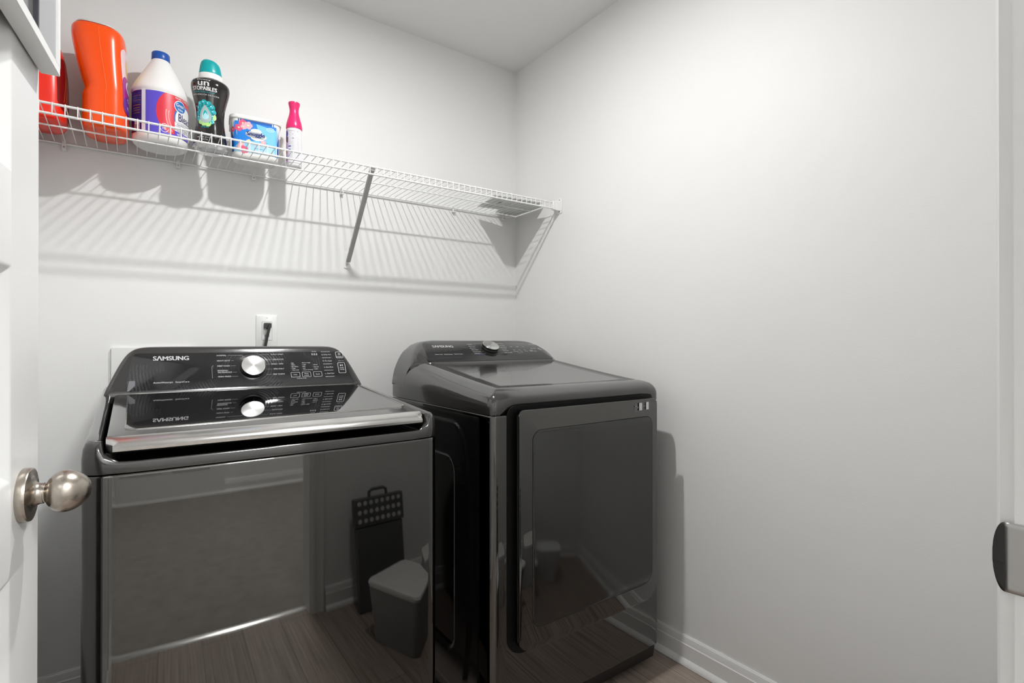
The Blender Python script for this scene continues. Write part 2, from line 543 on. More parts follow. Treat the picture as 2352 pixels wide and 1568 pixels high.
# hallway door seen in the reflection on the washer
hd = MB().box((-1.95, HY, 0.004), (-1.1, HY + 0.02, 2.08))
hdo = struct(hd.build('door_2', M_trim, org=(-1.95, HY, 0)), 'closed white door on the far side of the hallway', 'door')
hp = MB()
for x0, x1 in ((-1.84, -1.56), (-1.49, -1.21)):
    for z0, z1 in ((0.2, 0.75), (0.95, 1.55), (1.65, 1.92)):
        hp.box((x0, HY + 0.018, z0), (x1, HY + 0.027, z1))
hp.build('raised_panel', M_trim, hdo, bevel=0.008)

# ------------------------------------------------------------------ open door
DD = Vector((math.sin(R(5.9)), math.cos(R(5.9)), 0))      # from the hinge to the free edge
DN = Vector((math.cos(R(5.9)), -math.sin(R(5.9)), 0))     # out of the visible face
DH = Vector((-1.7206, -1.9397, 0))                         # hinge end of the visible face
def dpt(s, n, z):
    """s from the hinge, n out of the face"""
    return DH + DD * s + DN * n + Vector((0, 0, z))
DWd, DTk, DHt = 0.762, 0.035, 2.035
d = MB()
# face with sunk panels: columns and rows
Us = [0.0, 0.108, 0.344, 0.418, 0.654, DWd]
Zs = [0.012, 0.23, 0.829, 0.935, 1.183, 1.289, 1.93, DHt]
holes = {(1, 1), (3, 1), (1, 3), (3, 3), (1, 5), (3, 5)}
for side in (0, 1):
    n0 = 0.0 if side == 0 else -DTk
    sg = 1 if side == 0 else -1
    for i in range(5):
        for j in range(7):
            a, b, z0, z1 = Us[i], Us[i + 1], Zs[j], Zs[j + 1]
            if (i, j) in holes:
                ring = []
                for ins, dep in ((0, 0), (0.003, -0.0015), (0.010, -0.0075), (0.014, -0.0095), (0.022, -0.0095), (0.034, -0.003), (0.040, -0.0022)):
                    nn = n0 + sg * dep
                    ring.append([dpt(a + ins, nn, z0 + ins), dpt(b - ins, nn, z0 + ins), dpt(b - ins, nn, z1 - ins), dpt(a + ins, nn, z1 - ins)])
                d.loft(ring, smooth=False, cap0=False, cap1=True)
            else:
                d.add([dpt(a, n0, z0), dpt(b, n0, z0), dpt(b, n0, z1), dpt(a, n0, z1)], [(0, 1, 2, 3)])
zt = Zs
for k in range(7):
    for s in (0, DWd):
        d.add([dpt(s, 0, zt[k]), dpt(s, -DTk, zt[k]), dpt(s, -DTk, zt[k + 1]), dpt(s, 0, zt[k + 1])], [(0, 1, 2, 3)])
for k in range(5):
    for z in (Zs[0], Zs[-1]):
        d.add([dpt(Us[k], 0, z), dpt(Us[k + 1], 0, z), dpt(Us[k + 1], -DTk, z), dpt(Us[k], -DTk, z)], [(0, 1, 2, 3)])
door = struct(d.build('door_1', M_door, org=DH, bevel=0.0015, seg=2), 'white panelled door standing open on the left with a nickel knob', 'door')
# knob: rose, neck, egg shaped knob
KC = dpt(DWd - 0.0680, 0, 0.9118)
MB().lathe([(0.0, 0), (0.0312, 0), (0.0320, 0.001), (0.0320, 0.0075), (0.0312, 0.0092), (0.0285, 0.0096), (0.0225, 0.0100), (0.0170, 0.0115), (0.0138, 0.0140), (0.0126, 0.0175), (0.0124, 0.0205), (0.0, 0.0205)],
           KC, DN, n=64).build('knob_rose', M_nickel, door, autosmooth=50)
kn = [(0.0, 0.019), (0.0112, 0.019), (0.0112, 0.0222)]
for k in range(29):
    q_ = -0.93 + 1.93 * k / 28
    h = 0.0225 + 0.0445 * k / 28
    kn.append((0.0252 * math.sqrt(max(0.0, 1 - q_ * q_)) * (1.0 - 0.16 * q_) if k < 28 else 0.0, h))
MB().lathe(kn, KC, DN, n=64).build('knob', M_nickel, door, autosmooth=50)
MB().lathe([(0.0, 0), (0.0322, 0), (0.0330, 0.008), (0.0245, 0.0122), (0.0132, 0.022), (0.0128, 0.029), (0.022, 0.036), (0.024, 0.046), (0.017, 0.062), (0.0, 0.069)],
           dpt(DWd - 0.0680, -DTk, 0.9118), -DN, n=32).build('knob', M_nickel, door)
MB().add([dpt(DWd + 0.0006, -0.005, 0.884), dpt(DWd + 0.0006, -0.030, 0.884), dpt(DWd + 0.0006, -0.030, 0.941), dpt(DWd + 0.0006, -0.005, 0.941),
          dpt(DWd - 0.001, -0.005, 0.884), dpt(DWd - 0.001, -0.030, 0.884), dpt(DWd - 0.001, -0.030, 0.941), dpt(DWd - 0.001, -0.005, 0.941)],
         [(0, 1, 2, 3), (4, 5, 6, 7), (0, 1, 5, 4), (1, 2, 6, 5), (2, 3, 7, 6), (3, 0, 4, 7)]).build('latch_plate', M_nickel, door)
for z in (0.2, 1.02, 1.85):
    MB().tube([dpt(-0.006, -0.038, z - 0.045), dpt(-0.006, -0.038, z + 0.045)], 0.0065, 12).build('hinge', M_nickel, door)

# framed board hung flat on the door, its bottom above eye level
BZ0, BZ1, BT = 1.449, 2.00, 0.022
BS1 = DWd - 0.003
BS0 = BS1 - 0.42
brd = thing('framed_board', 'white framed dark glass board hung high on the open door', 'board', dpt((BS0 + BS1) / 2, 0.002, BZ0))
def dbox(mb, s0, s1, n0, n1, z0, z1, mi=0):
    vs = [dpt(s, n, z) for z in (z0, z1) for s, n in ((s0, n0), (s1, n0), (s1, n1), (s0, n1))]
    mb.add(vs, [(0, 3, 2, 1), (4, 5, 6, 7), (0, 1, 5, 4), (1, 2, 6, 5), (2, 3, 7, 6), (3, 0, 4, 7)], mi)
    return mb
fr = MB()
dbox(fr, BS0, BS1, 0.002, BT, BZ0, BZ0 + 0.0125)
dbox(fr, BS0, BS1, 0.002, BT, BZ1 - 0.0125, BZ1)
dbox(fr, BS1 - 0.009, BS1, 0.002, BT, BZ0 + 0.0125, BZ1 - 0.0125)
dbox(fr, BS0, BS0 + 0.009, 0.002, BT, BZ0 + 0.0125, BZ1 - 0.0125)
fr.build('frame', M_trim, brd, bevel=0.001)
M_grey = mat('light_grey_mount', (0.36, 0.36, 0.375, 1), 0.4)
st = MB()
dbox(st, BS1 - 0.083, BS1 - 0.009, 0.004, BT - 0.003, BZ0 + 0.0125, BZ1 - 0.0125)
dbox(st, BS0 + 0.009, BS0 + 0.083, 0.004, BT - 0.003, BZ0 + 0.0125, BZ1 - 0.0125)
st.build('side_mount', M_grey, brd)
M_dglass = mat('dark_grey_glass', (0.10, 0.10, 0.105, 1), 0.12, ior=1.5)
dbox(MB(), BS0 + 0.083, BS1 - 0.083, 0.004, 0.014, BZ0 + 0.0125, BZ1 - 0.0125).build('glass_panel', M_dglass, brd)
M_blk2 = mat('navy_black_edge', (0.02, 0.02, 0.03, 1), 0.4)
dbox(MB(), BS1 - 0.087, BS1 - 0.083, 0.010, BT - 0.0035, BZ0 + 0.0125, BZ1 - 0.0125).build('glass_edging', M_blk2, brd)

# ------------------------------------------------------------------ ceiling lamp over the machines (a small downward disc)
LX, LY = -0.945, -0.985
lamp = thing('ceiling_lamp', 'white round ceiling lamp with a small lit disc', 'lamp', (LX, LY, ZC))
MB().lathe([(0.0, 0), (0.085, 0), (0.085, -0.016), (0.078, -0.024), (0.0, -0.024)], (LX, LY, ZC), n=48).build('lamp_base', M_plast_w, lamp)
M_bulb = mat('lit_disc', (1.0, 0.995, 0.985, 1), 0.4, emit=BULB)
MB().lathe([(0.0, 0), (0.036, 0), (0.036, -0.008), (0.0290, -0.008), (0.0290, -0.004), (0.0, -0.004)], (LX, LY, ZC - 0.024), n=40).build('disc_holder', M_plast_w, lamp)
MB().lathe([(0.0, -0.0045), (0.028, -0.0045), (0.028, -0.009), (0.0, -0.009)], (LX, LY, ZC - 0.024), n=40).build('bulb', M_bulb, lamp)

hl = thing('hallway_fill_lamp', 'added unseen fill lamp on the hallway ceiling', 'lamp', (-0.95, -3.3, ZC))  # added out of view to fill the laundry room through the doorway
MB().lathe([(0.0, 0), (0.18, 0), (0.18, -0.02), (0.0, -0.02)], (-0.95, -3.3, ZC), n=48).build('lamp_base', M_plast_w, hl)
M_diff = mat('lit_diffuser', (0.99, 1.0, 1.0, 1), 0.4, emit=HALL_W)
MB().lathe([(0.165, 0), (0.16, -0.03), (0.12, -0.055), (0.06, -0.068), (0.0, -0.072)], (-0.95, -3.3, ZC - 0.0205), n=48, caps=(True, False)).build('diffuser', M_diff, hl)

# ------------------------------------------------------------------ outline helper shared by the machines
def outline(x0, x1, yf, yb, bow, rf, rb, ins=0.0, nf=28, nc=7):
    """counter-clockwise loop; the front (towards -y) bows out"""
    x0 += ins; x1 -= ins; yf += ins; yb -= ins
    rf = max(rf - ins, 0.004)
    rb = max(rb - ins, 0.004)
    cx, hw = (x0 + x1) / 2, (x1 - x0) / 2
    def b(x):
        return -bow * max(0.0, 1 - ((x - cx) / hw) ** 2)
    P = []
    for k in range(nc + 1):
        a = R(180 + 90 * k / nc)
        x = x0 + rf + rf * math.cos(a)
        P.append((x, yf + rf + rf * math.sin(a) + b(x)))
    for k in range(1, nf):
        x = x0 + rf + (x1 - x0 - 2 * rf) * k / nf
        P.append((x, yf + b(x)))
    for k in range(nc + 1):
        a = R(270 + 90 * k / nc)
        x = x1 - rf + rf * math.cos(a)
        P.append((x, yf + rf + rf * math.sin(a) + b(x)))
    for k in range(1, 12):
        P.append((x1, yf + rf + (yb - rb - yf - rf) * k / 12))
    for k in range(nc + 1):
        a = R(0 + 90 * k / nc)
        P.append((x1 - rb + rb * math.cos(a), yb - rb + rb * math.sin(a)))
    for k in range(nc + 1):
        a = R(90 + 90 * k / nc)
        P.append((x0 + rb + rb * math.cos(a), yb - rb + rb * math.sin(a)))
    for k in range(1, 12):
        P.append((x0, yb - rb + (yf + rf - yb + rb) * k / 12))
    return P

# ------------------------------------------------------------------ washing machine
WX0, WX1, WYF, WYB, WBOW = -1.616, -0.926, -0.946, -0.235, 0.007
wcx, whw = (WX0 + WX1) / 2, (WX1 - WX0) / 2
wash = thing('washing_machine', 'dark stainless top-loading washing machine with a chrome lid handle on the left', 'washing machine', (wcx, -0.59, 0))
ZSEAM = 0.862
cab = MB()
rings = []
for ins, z in ((0.010, 0.03), (0.0, 0.04), (0.0, 0.042), (0.0, ZSEAM - 0.0045), (0.0, ZSEAM - 0.0025), (0.002, ZSEAM)):
    rings.append([(x, y, z) for x, y in outline(WX0, WX1, WYF, WYB, WBOW, 0.032, 0.02, ins)])
cab.loft(rings)
cab.build('cabinet', M_bss, wash, autosmooth=50)
for fx in (WX0 + 0.06, WX1 - 0.06):
    for fy in (WYF + 0.08, WYB - 0.06):
        MB().lathe([(0, 0), (0.022, 0), (0.022, 0.012), (0.012, 0.014), (0.012, 0.034), (0, 0.034)], (fx, fy, 0.0), n=20).build('foot', M_rubber, wash)
def wtop(y):
    return 0.9235 + 0.075 * (y + 0.905)
def pull(x, y, xo, yo):
    # the front lip is thinner than the sides
    if yo > WYF + 0.012: return x, y
    s = max(0.0, min(1.0, (abs(xo - wcx) - (whw - 0.062)) / 0.036))
    k = 0.80 * (1 - s)
    return x, y + (yo - y) * k
tf = MB()
rings = []
def rimz(x, y):
    dfront = y - WYF
    zt_ = wtop(max(y, WYF + 0.01))
    zlow = 0.8835
    s = (abs(x - wcx) - (whw - 0.062)) / 0.036
    s = max(0.0, min(1.0, s))
    s = 1 - math.sqrt(max(0.0, 1 - s * s))
    zf = zlow + (zt_ - zlow) * s
    g = max(0.0, min(1.0, (dfront - 0.028) / 0.02))
    return zf * (1 - g) + zt_ * g
for ins, fr_, dz in ((0.002, 0.0, 0.001), (0.0, 0.0, 0.003), (0.0, 0.45, 0), (0.002, 0.75, 0), (0.006, 0.92, 0), (0.011, 0.985, 0), (0.017, 1.0, 0.0), (0.023, 1.0, -0.0006), (0.026, 1.0, -0.003), (0.0275, 1.0, -0.008)):
    ring = []
    for (x, y), (xo, yo) in zip(outline(WX0, WX1, WYF, WYB, WBOW, 0.032, 0.02, ins), outline(WX0, WX1, WYF, WYB, WBOW, 0.032, 0.02, 0)):
        H = rimz(xo, yo)
        base = ZSEAM + 0.001
        x, y = pull(x, y, xo, yo)
        fq = fr_
        if fr_ > 0 and yo < WYF + 0.012:
            s_ = max(0.0, min(1.0, (abs(xo - wcx) - (whw - 0.062)) / 0.036))
            fq = 1 - (1 - fr_) * (0.25 + 0.75 * s_)
        ring.append((x, y, base + (H - base) * fq + dz))
    rings.append(ring)
tf.loft(rings, cap0=True, cap1=False)
tf.build('top_frame', M_top, wash, autosmooth=60)
# black well around and under the lid
wl = MB()
rings = []
for ins, z in ((0.0265, None), (0.030, 0.876), (0.08, 0.872)):
    ring = []
    for (x, y), (xo, yo) in zip(outline(WX0, WX1, WYF, WYB, WBOW, 0.032, 0.02, ins), outline(WX0, WX1, WYF, WYB, WBOW, 0.032, 0.02, 0)):
        if ins < 0.05: x, y = pull(x, y, xo, yo)
        ring.append((x, y, (rimz(xo, yo) - 0.006) if z is None else z))
    rings.append(ring)
wl.loft(rings, cap0=False, cap1=True)
wl.build('lid_well', M_black, wash)
# lid
LXa, LXb = WX0 + 0.0345, WX1 - 0.0345
LYa, LYb = -0.903, -0.408
def lid_ring(ins, dz):
    return [(x, y, wtop(y) + dz) for x, y in outline(LXa, LXb, LYa, LYb, WBOW * 0.9, 0.012, 0.008, ins)]
ld = MB().loft([lid_ring(0.004, -0.022), lid_ring(0.0, -0.018), lid_ring(0.0, -0.003), lid_ring(0.001, -0.0008), lid_ring(0.003, 0.0)], cap0=True, cap1=True)
lid = ld.build('lid', M_top, wash, autosmooth=30)
# tinted window of the lid
def quad_round(P4, r, n=6):
    """rounded quadrilateral from 4 (x,y) corners"""
    out = []
    for i in range(4):
        p, a, b = Vector(P4[i]), Vector(P4[i - 1]), Vector(P4[(i + 1) % 4])
        da, db = (a - p).normalized(), (b - p).normalized()
        for k in range(n + 1):
            t = k / n
            q = (p + da * r) * (1 - t) ** 2 + p * 2 * t * (1 - t) + (p + db * r) * t ** 2
            out.append((q.x, q.y))
    return out
GQ = [(-1.553, -0.857), (-0.966, -0.830), (-0.966, -0.420), (-1.553, -0.420)]
gl = MB()
outl = quad_round(GQ, 0.022)
gl.loft([[(x, y, wtop(y) + dz) for x, y in outl] for dz in (-0.002, 0.0012)] + [[(x * 0.999 + wcx * 0.001, y * 0.999 - 0.64 * 0.001, wtop(y) + 0.0018) for x, y in outl]], smooth=False)
gl.build('window', M_lid, lid)
ge = MB()
gc = Vector((-1.26, -0.64))
def off(p, d_):
    v = Vector(p) - gc
    return (p[0] + d_ * (1 if v.x > 0 else -1), p[1] + d_ * (1 if v.y > 0 else -1))
rr = []
for d_, dz in ((0.0, -0.001), (0.0, 0.0022), (0.0022, 0.0022), (0.0022, -0.001)):
    rr.append([(off(p, d_)[0], off(p, d_)[1], wtop(p[1]) + dz) for p in outl])
ge.loft(rr, smooth=False, cap0=False, cap1=False)
ge.build('window_edging', M_chrome, lid)
# chrome handle strip along the front of the lid
hs = MB()
sec = [(-0.0330, -0.0250), (-0.0385, -0.0215), (-0.0395, -0.0165), (-0.0370, -0.0125), (-0.0280, -0.0075), (-0.0150, -0.0020), (-0.0020, 0.0008), (0.0000, -0.0005), (-0.0010, -0.0080), (-0.0200, -0.0220)]
rings = []
NS = 60
for k in range(NS + 1):
    t = k / NS
    x = LXa + (LXb - LXa) * t
    e = min(t, 1 - t) * (LXb - LXa)
    sh = min(1.0, e / 0.014)
    sh = math.sqrt(1 - (1 - sh) ** 2) * 0.75 + 0.25 if e < 0.014 else 1.0
    bow = -WBOW * 0.9 * (1 - ((x - wcx) / whw) ** 2)
    yy = LYa + bow
    rings.append([(x, yy + p[0] * (0.35 + 0.65 * sh), wtop(LYa) + p[1]) for p in sec])
hs.loft(rings, smooth=True)
hs.build('handle_strip', M_chrome, lid, autosmooth=35)

# console
WTH = R(61)
WO = Vector((WX0, -0.410, 0.962))
WU, WV = Vector((1, 0, 0)), Vector((0, math.cos(WTH), math.sin(WTH)))
prof = [(-0.408, 0.940), (-0.4085, 0.952), (-0.4095, 0.960)]
for k in range(1, 13):
    t = k / 12 * 0.128
    prof.append((-0.410 + math.cos(WTH) * t, 0.962 + math.sin(WTH) * t))
prof += [(-0.3445, 1.0790), (-0.3405, 1.0825), (-0.334, 1.0845), (-0.320, 1.0848), (-0.29, 1.083), (-0.262, 1.076), (-0.248, 1.062), (-0.242, 1.04), (-0.240, 0.94)]
WF = [(0.0, 0.940), (0.004, 0.962), (0.018, 0.998), (0.032, 1.030), (0.046, 1.056), (0.058, 1.070), (0.075, 1.081), (0.10, 1.0885), (0.14, 1.092), (0.2, 1.10)]
co = MB()
P = []
NX = 110
for i in range(NX + 1):
    t = i / NX
    u = 0.5 - 0.5 * math.cos(PI * t) if False else (t + 0.35 * math.sin(2 * PI * t) * -1 / (2 * PI) * 1.0)
    x = WX0 + 0.008 + (WX1 - WX0 - 0.010) * u
    dd_ = min(x - WX0 - 0.008, WX1 - 0.002 - x)
    f = smooth_interp(max(dd_, 0), WF)
    col = []
    for y, z in prof:
        zz = softmin(z, f, 0.010)
        yy = y
        if zz < z - 0.002 and y < -0.30:      # side faces lean back a little
            yy = y + (z - zz) * 0.10
        col.append((x, yy, zz))
    P.append(col)
co.grid(P)
co.add(P[0], [tuple(range(len(prof)))])
co.add(P[-1], [tuple(range(len(prof)))])
con = co.build('console', M_top, wash, autosmooth=50)
WP = [(0.056, 0.004), (0.671, 0.004), (0.634, 0.119), (0.071, 0.119)]
pf = plane_fn(WO, WU, WV)
pan = MB()
o1 = quad_round(WP, 0.016)
pan.loft([[pf(u, v, k) for u, v in o1] for k in (-0.003, 0.0008)] + [[pf(0.36 + (u - 0.36) * 0.997, 0.06 + (v - 0.06) * 0.985, 0.0012) for u, v in o1]], smooth=False)
cp_ = pan.build('control_panel', M_smear, con)
# dial
def off_pt(u, v, k): return pf(u, v, k)
DN_w = WU.cross(WV)
dc = pf(0.3620, 0.0640, 0.0011)
MB().lathe([(0, 0), (0.0375, 0), (0.0375, 0.0008), (0.034, 0.0022), (0.0, 0.0022)], dc, DN_w, n=64).build('dial_ring', M_black, con)
M_brush = mat('spun_aluminium', (0.80, 0.80, 0.79, 1), 0.24, metal=1.0)
nt = M_brush.node_tree
pb = nt.nodes['Principled BSDF']
pb.inputs['Anisotropic'].default_value = 0.9
pb.inputs['Anisotropic Rotation'].default_value = 0.25
tg = nt.nodes.new('ShaderNodeTangent'); tg.direction_type = 'RADIAL'; tg.axis = 'Z'
nt.links.new(tg.outputs[0], pb.inputs['Tangent'])
M_dside = mat('dark_chrome_side', (0.10, 0.10, 0.10, 1), 0.15, metal=1.0)
def make_dial(parent, c, n_, th, r, h):
    """modelled along local z and turned onto the face, so the spun finish runs round its own centre"""
    a = MB().lathe([(0, 0), (r * 1.02, 0), (r * 1.02, h * 0.45), (r * 1.0, h * 0.5), (r, h - 0.0008), (r - 0.0008, h)], (0, 0, 0), n=72, mi=0, caps=(True, False))
    a.lathe([(r - 0.0008, h), (r - 0.0018, h + 0.0004), (0.0001, h + 0.0004)], (0, 0, 0), n=72, mi=1, caps=(False, True))
    me_p = {'_org': (0, 0, 0)}
    ob = a.build('dial', [M_dside, M_brush], None, org=(0, 0, 0), autosmooth=30)
    ob.parent = parent
    ob.location = Vector(c) - Vector(parent['_org'])
    ob.rotation_euler = (th, 0, 0)
    return ob
make_dial(con, pf(0.3620, 0.0640, 0.003), DN_w, WTH, 0.0325, 0.020)
# lettering on the console
pr = MB()
def wtext(s, u, v, width=None, height=None, bold=0.0, mi=0, shear=0.0):
    put(pr, text_bm(s, width, height, bold, shear), lambda a, b: pf(a, b, 0.0016), mi, du=u, dv=v)
def wpoly(polys, mi=0):
    put(pr, poly_mesh(polys), lambda a, b: pf(a, b, 0.0016), mi)
wtext('S\u039bMSUNG', 0.1175, 0.0957, 0.083, 0.0135, 0.030)
pr.build('logo', [M_print, M_print2], cp_)
pr = MB()
wtext('ActiveWaterjet', 0.1168, 0.0245, 0.0445, 0.0062, 0.012)
wtext('SmartCare', 0.1672, 0.0258, 0.0325, 0.0050, 0.012)
pr.build('feature_lettering', [M_print, M_print2], cp_)
pr = MB()
L_ = [('NORMAL', 0.1070, 0.0250), ('HEAVY DUTY', 0.0895, 0.0340), ('DEEP WASH', 0.0725, 0.0320), ('BEDDING/', 0.0575, 0.0265), ('WATERPROOF', 0.0515, 0.0365), ('PERM PRESS', 0.0380, 0.0335)]
for s, v, w_ in L_:
    wtext(s, 0.2705, v, w_, 0.0042, 0.01)
Rr = [('QUICK WASH', 0.1085, 0.0360, 0.4163), ('DELICATES', 0.0910, 0.0300, 0.4217), ('RINSE + SPIN', 0.0755, 0.0330, 0.4161), ('SPIN ONLY', 0.0585, 0.0300, 0.4203), ('SELF CLEAN', 0.0408, 0.0325, 0.4176)]
for s, v, w_, u in Rr:
    wtext(s, u, v, w_, 0.0042, 0.01)
t_ = 0.0005
for v, u0, u1 in ((0.109, 0.298, 0.336), (0.0915, 0.307, 0.314), (0.0745, 0.305, 0.318), (0.0535, 0.309, 0.320), (0.040, 0.306, 0.322)):
    wpoly([rect(u0, v - t_ / 2, u1, v + t_ / 2)], 1)
wpoly([[(0.336, 0.109), (0.340, 0.1055), (0.3405, 0.1058), (0.3362, 0.1095)]], 1)
for v, u0, u1 in ((0.1105, 0.385, 0.412), (0.093, 0.396, 0.418), (0.0775, 0.402, 0.413), (0.0605, 0.402, 0.416), (0.0428, 0.399, 0.415)):
    wpoly([rect(u0, v - t_ / 2, u1, v + t_ / 2)], 1)
wpoly(arc_polys(0.262, 0.0705, 0.0060, 0.0006, 100, 180, 8) + [rect(0.2560, 0.036, 0.2566, 0.0705)], 1)
pr.build('cycle_lettering', [M_print, M_print2], cp_)
pr = MB()
for u, s, s2 in ((0.4685, 'Temp.', None), (0.5015, 'Water', 'Level'), (0.5355, 'Soil', None)):
    wpoly(frame_polys(u, 0.0300, u + 0.0262, 0.0472, 0.0022, 0.0007))
    if s2:
        wtext(s, u + 0.0065, 0.0394, 0.0130, 0.0040, 0.01)
        wtext(s2, u + 0.0065, 0.0335, 0.0130, 0.0040, 0.01)
    else:
        wtext(s, u + 0.0070, 0.0365, 0.0115, 0.0042, 0.01)
wtext('Lock for 3 sec.', 0.485, 0.0245, 0.028, 0.0028)
for col, u in ((('Hot', 'Warm', 'Eco Warm', 'Cold', 'Tap Cold'), 0.4735), (('Extra High', 'High', 'Mid', 'Low', 'Auto Sensing'), 0.5064), (('Heavy', 'Normal', 'Light'), 0.5400)):
    for k, s in enumerate(col):
        v = (0.0775 if len(col) == 5 else 0.0700) - k * (0.0062 if len(col) == 5 else 0.0075)
        wtext(s, u, v, 0.0024 * len(s), 0.0032)
        wpoly([ellipse(u - 0.0026, v + 0.0015, 0.0005, 0.0005, 8)], 1)
for k, s in enumerate(('Delay End', 'Pre Soak', 'Extra Rinse', 'Smart Care')):
    v = 0.1184 - k * 0.0225
    wpoly([rect(0.5690 + k * 0.0006, v - 0.0004, 0.5975 + k * 0.0006, v + 0.0004)])
    wtext(s, 0.5765 + k * 0.0006, v - 0.0135, 0.0225, 0.0046, 0.008)
    wpoly(arc_polys(0.5720 + k * 0.0006, v - 0.0110, 0.0022, 0.0006, 20 + 50 * k, 330, 12), 0)
wpoly([rect(0.5715, 0.0280, 0.6000, 0.0288)])
wpoly(frame_polys(0.6148, 0.0945, 0.6385, 0.1175, 0.0035, 0.0010))
wpoly(arc_polys(0.6266, 0.1090, 0.0036, 0.0008, 110, 430, 16) + [rect(0.6262, 0.1095, 0.6270, 0.1130)])
wtext('POWER', 0.6182, 0.0975, 0.0165, 0.0042, 0.01)
wpoly(frame_polys(0.6160, 0.0395, 0.6400, 0.0775, 0.0035, 0.0010))
wpoly([[(0.6235, 0.0645), (0.6285, 0.0675), (0.6235, 0.0705)], rect(0.6298, 0.0645, 0.6306, 0.0705), rect(0.6316, 0.0645, 0.6324, 0.0705)])
wtext('START', 0.6212, 0.0565, 0.0140, 0.0042, 0.01)
wtext('PAUSE', 0.6212, 0.0500, 0.0140, 0.0042, 0.01)
wtext('(Hold 3 sec.)', 0.6205, 0.0830, 0.0180, 0.0022)
wtext('8.8.8', 0.5380, 0.1060, 0.018, 0.007, 0.0, 1)
wtext('Time Left', 0.5400, 0.1185, 0.014, 0.0026)
pr.build('button_lettering', [M_print, M_print2], cp_)
# grey sticker at the lower left corner of the panel
stk = MB()
put(stk, poly_mesh([[(0.0600, 0.006), (0.0640, 0.006), (0.0770, 0.022), (0.0770, 0.036), (0.0640, 0.036)]]), lambda a, b: pf(a, b, 0.0015), 0)
stk.build('sticker', mat('grey_film', (0.16, 0.16, 0.17, 1), 0.35), cp_)

# ------------------------------------------------------------------ dryer
DX0, DX1, DYF, DYB = -0.778, -0.092, -0.955, -0.295
dcx = (DX0 + DX1) / 2
dry = thing('clothes_dryer', 'dark stainless clothes dryer with a square front door beside the right wall', 'dryer', (dcx, -0.62, 0))
DSEAM = 0.900
cb = MB()
rings = []
for ins, z in ((0.004, 0.078), (0.0, 0.082), (0.0, 0.084), (0.0, DSEAM - 0.0045), (0.0, DSEAM - 0.0025), (0.0015, DSEAM)):
    rings.append([(x, y, z) for x, y in outline(DX0, DX1, DYF, DYB, 0.004, 0.024, 0.012, ins)])
cb.loft(rings)
cbo = cb.build('cabinet', M_bss2, dry, autosmooth=50)
# separate embossed enamel sides
def sd_rrect(y, z, cy, cz, hy, hz, r):
    qy, qz = abs(y - cy) - hy + r, abs(z - cz) - hz + r
    return math.hypot(max(qy, 0), max(qz, 0)) + min(max(qy, qz), 0) - r
def sstep(e0, e1, x):
    t = max(0.0, min(1.0, (x - e0) / (e1 - e0)))
    return t * t * (3 - 2 * t)
for sgn, xs in ((-1, DX0), (1, DX1)):
    sd = MB()
    G = []
    ny, nz_ = 110, 150
    for i in range(ny + 1):
        y = -0.897 + (DYB - 0.004 + 0.897) * i / ny
        col = []
        for j in range(nz_ + 1):
            z = 0.084 + (DSEAM - 0.006 - 0.084) * j / nz_
            # barrel shaped outer emboss: its edge bows towards the front
            hy = 0.225 + 0.045 * math.cos((z - 0.49) / 0.40 * PI / 2) if abs(z - 0.49) < 0.40 else 0.225
            d1 = sd_rrect(y, z, -0.592, 0.475, hy, 0.390, 0.07)
            d2 = sd_rrect(y, z, -0.592, 0.475, 0.172, 0.285, 0.05)
            h = 0.0012 + 0.0060 * sstep(0.004, -0.004, d1) - 0.0075 * sstep(0.005, -0.005, d2)
            e = min(i, ny - i, j, nz_ - j)
            if e == 0: h = -0.001
            col.append((xs + sgn * h, y, z))
        G.append(col)
    sd.grid(G)
    sd.build('side_panel', M_side, dry, autosmooth=180)
# dark kick base and feet
kb = MB()
kb.loft([[(x, y, z) for x, y in outline(DX0, DX1, DYF, DYB, 0.0, 0.02, 0.012, ins)] for ins, z in ((0.014, 0.034), (0.011, 0.055), (0.009, 0.079))])
kb.build('kick_base', M_black, dry)
for fx in (DX0 + 0.07, DX1 - 0.07):
    for fy in (DYF + 0.10, DYB - 0.06):
        MB().lathe([(0, 0), (0.022, 0), (0.022, 0.012), (0.012, 0.014), (0.012, 0.038), (0, 0.038)], (fx, fy, 0.0), n=20).build('foot', M_rubber, dry)
# top cover, sloping up to the console
def dtop(y):
    return smooth_interp(y, [(-0.955, 0.9655), (-0.90, 0.9695), (-0.80, 0.9805), (-0.65, 1.000), (-0.48, 1.0240), (-0.42, 1.031), (-0.25, 1.031)])
def dlow(x, y):
    if y > -0.93: return DSEAM + 0.002
    s = max(0.0, min(1.0, (abs(x + 0.434) - 0.288) / 0.022))
    return DSEAM + 0.002 + 0.0245 * (1 - s * s * (3 - 2 * s))
tc_ = MB()
rings = []
for ins, fr_ in ((0.001, 0.0), (0.0, 0.05), (0.0, 0.36), (0.0015, 0.50), (0.005, 0.63), (0.012, 0.76), (0.022, 0.87), (0.034, 0.95), (0.046, 0.99), (0.054, 1.0), (0.058, 0.995)):
    ring = []
    for (x, y), (xo, yo) in zip(outline(DX0, DX1, DYF, DYB, 0.004, 0.026, 0.012, ins), outline(DX0, DX1, DYF, DYB, 0.004, 0.024, 0.012, 0)):
        lo = dlow(xo, yo)
        ring.append((x, y, lo + (dtop(y) - lo) * fr_))
    rings.append(ring)
tc_.loft(rings, cap0=True, cap1=False)
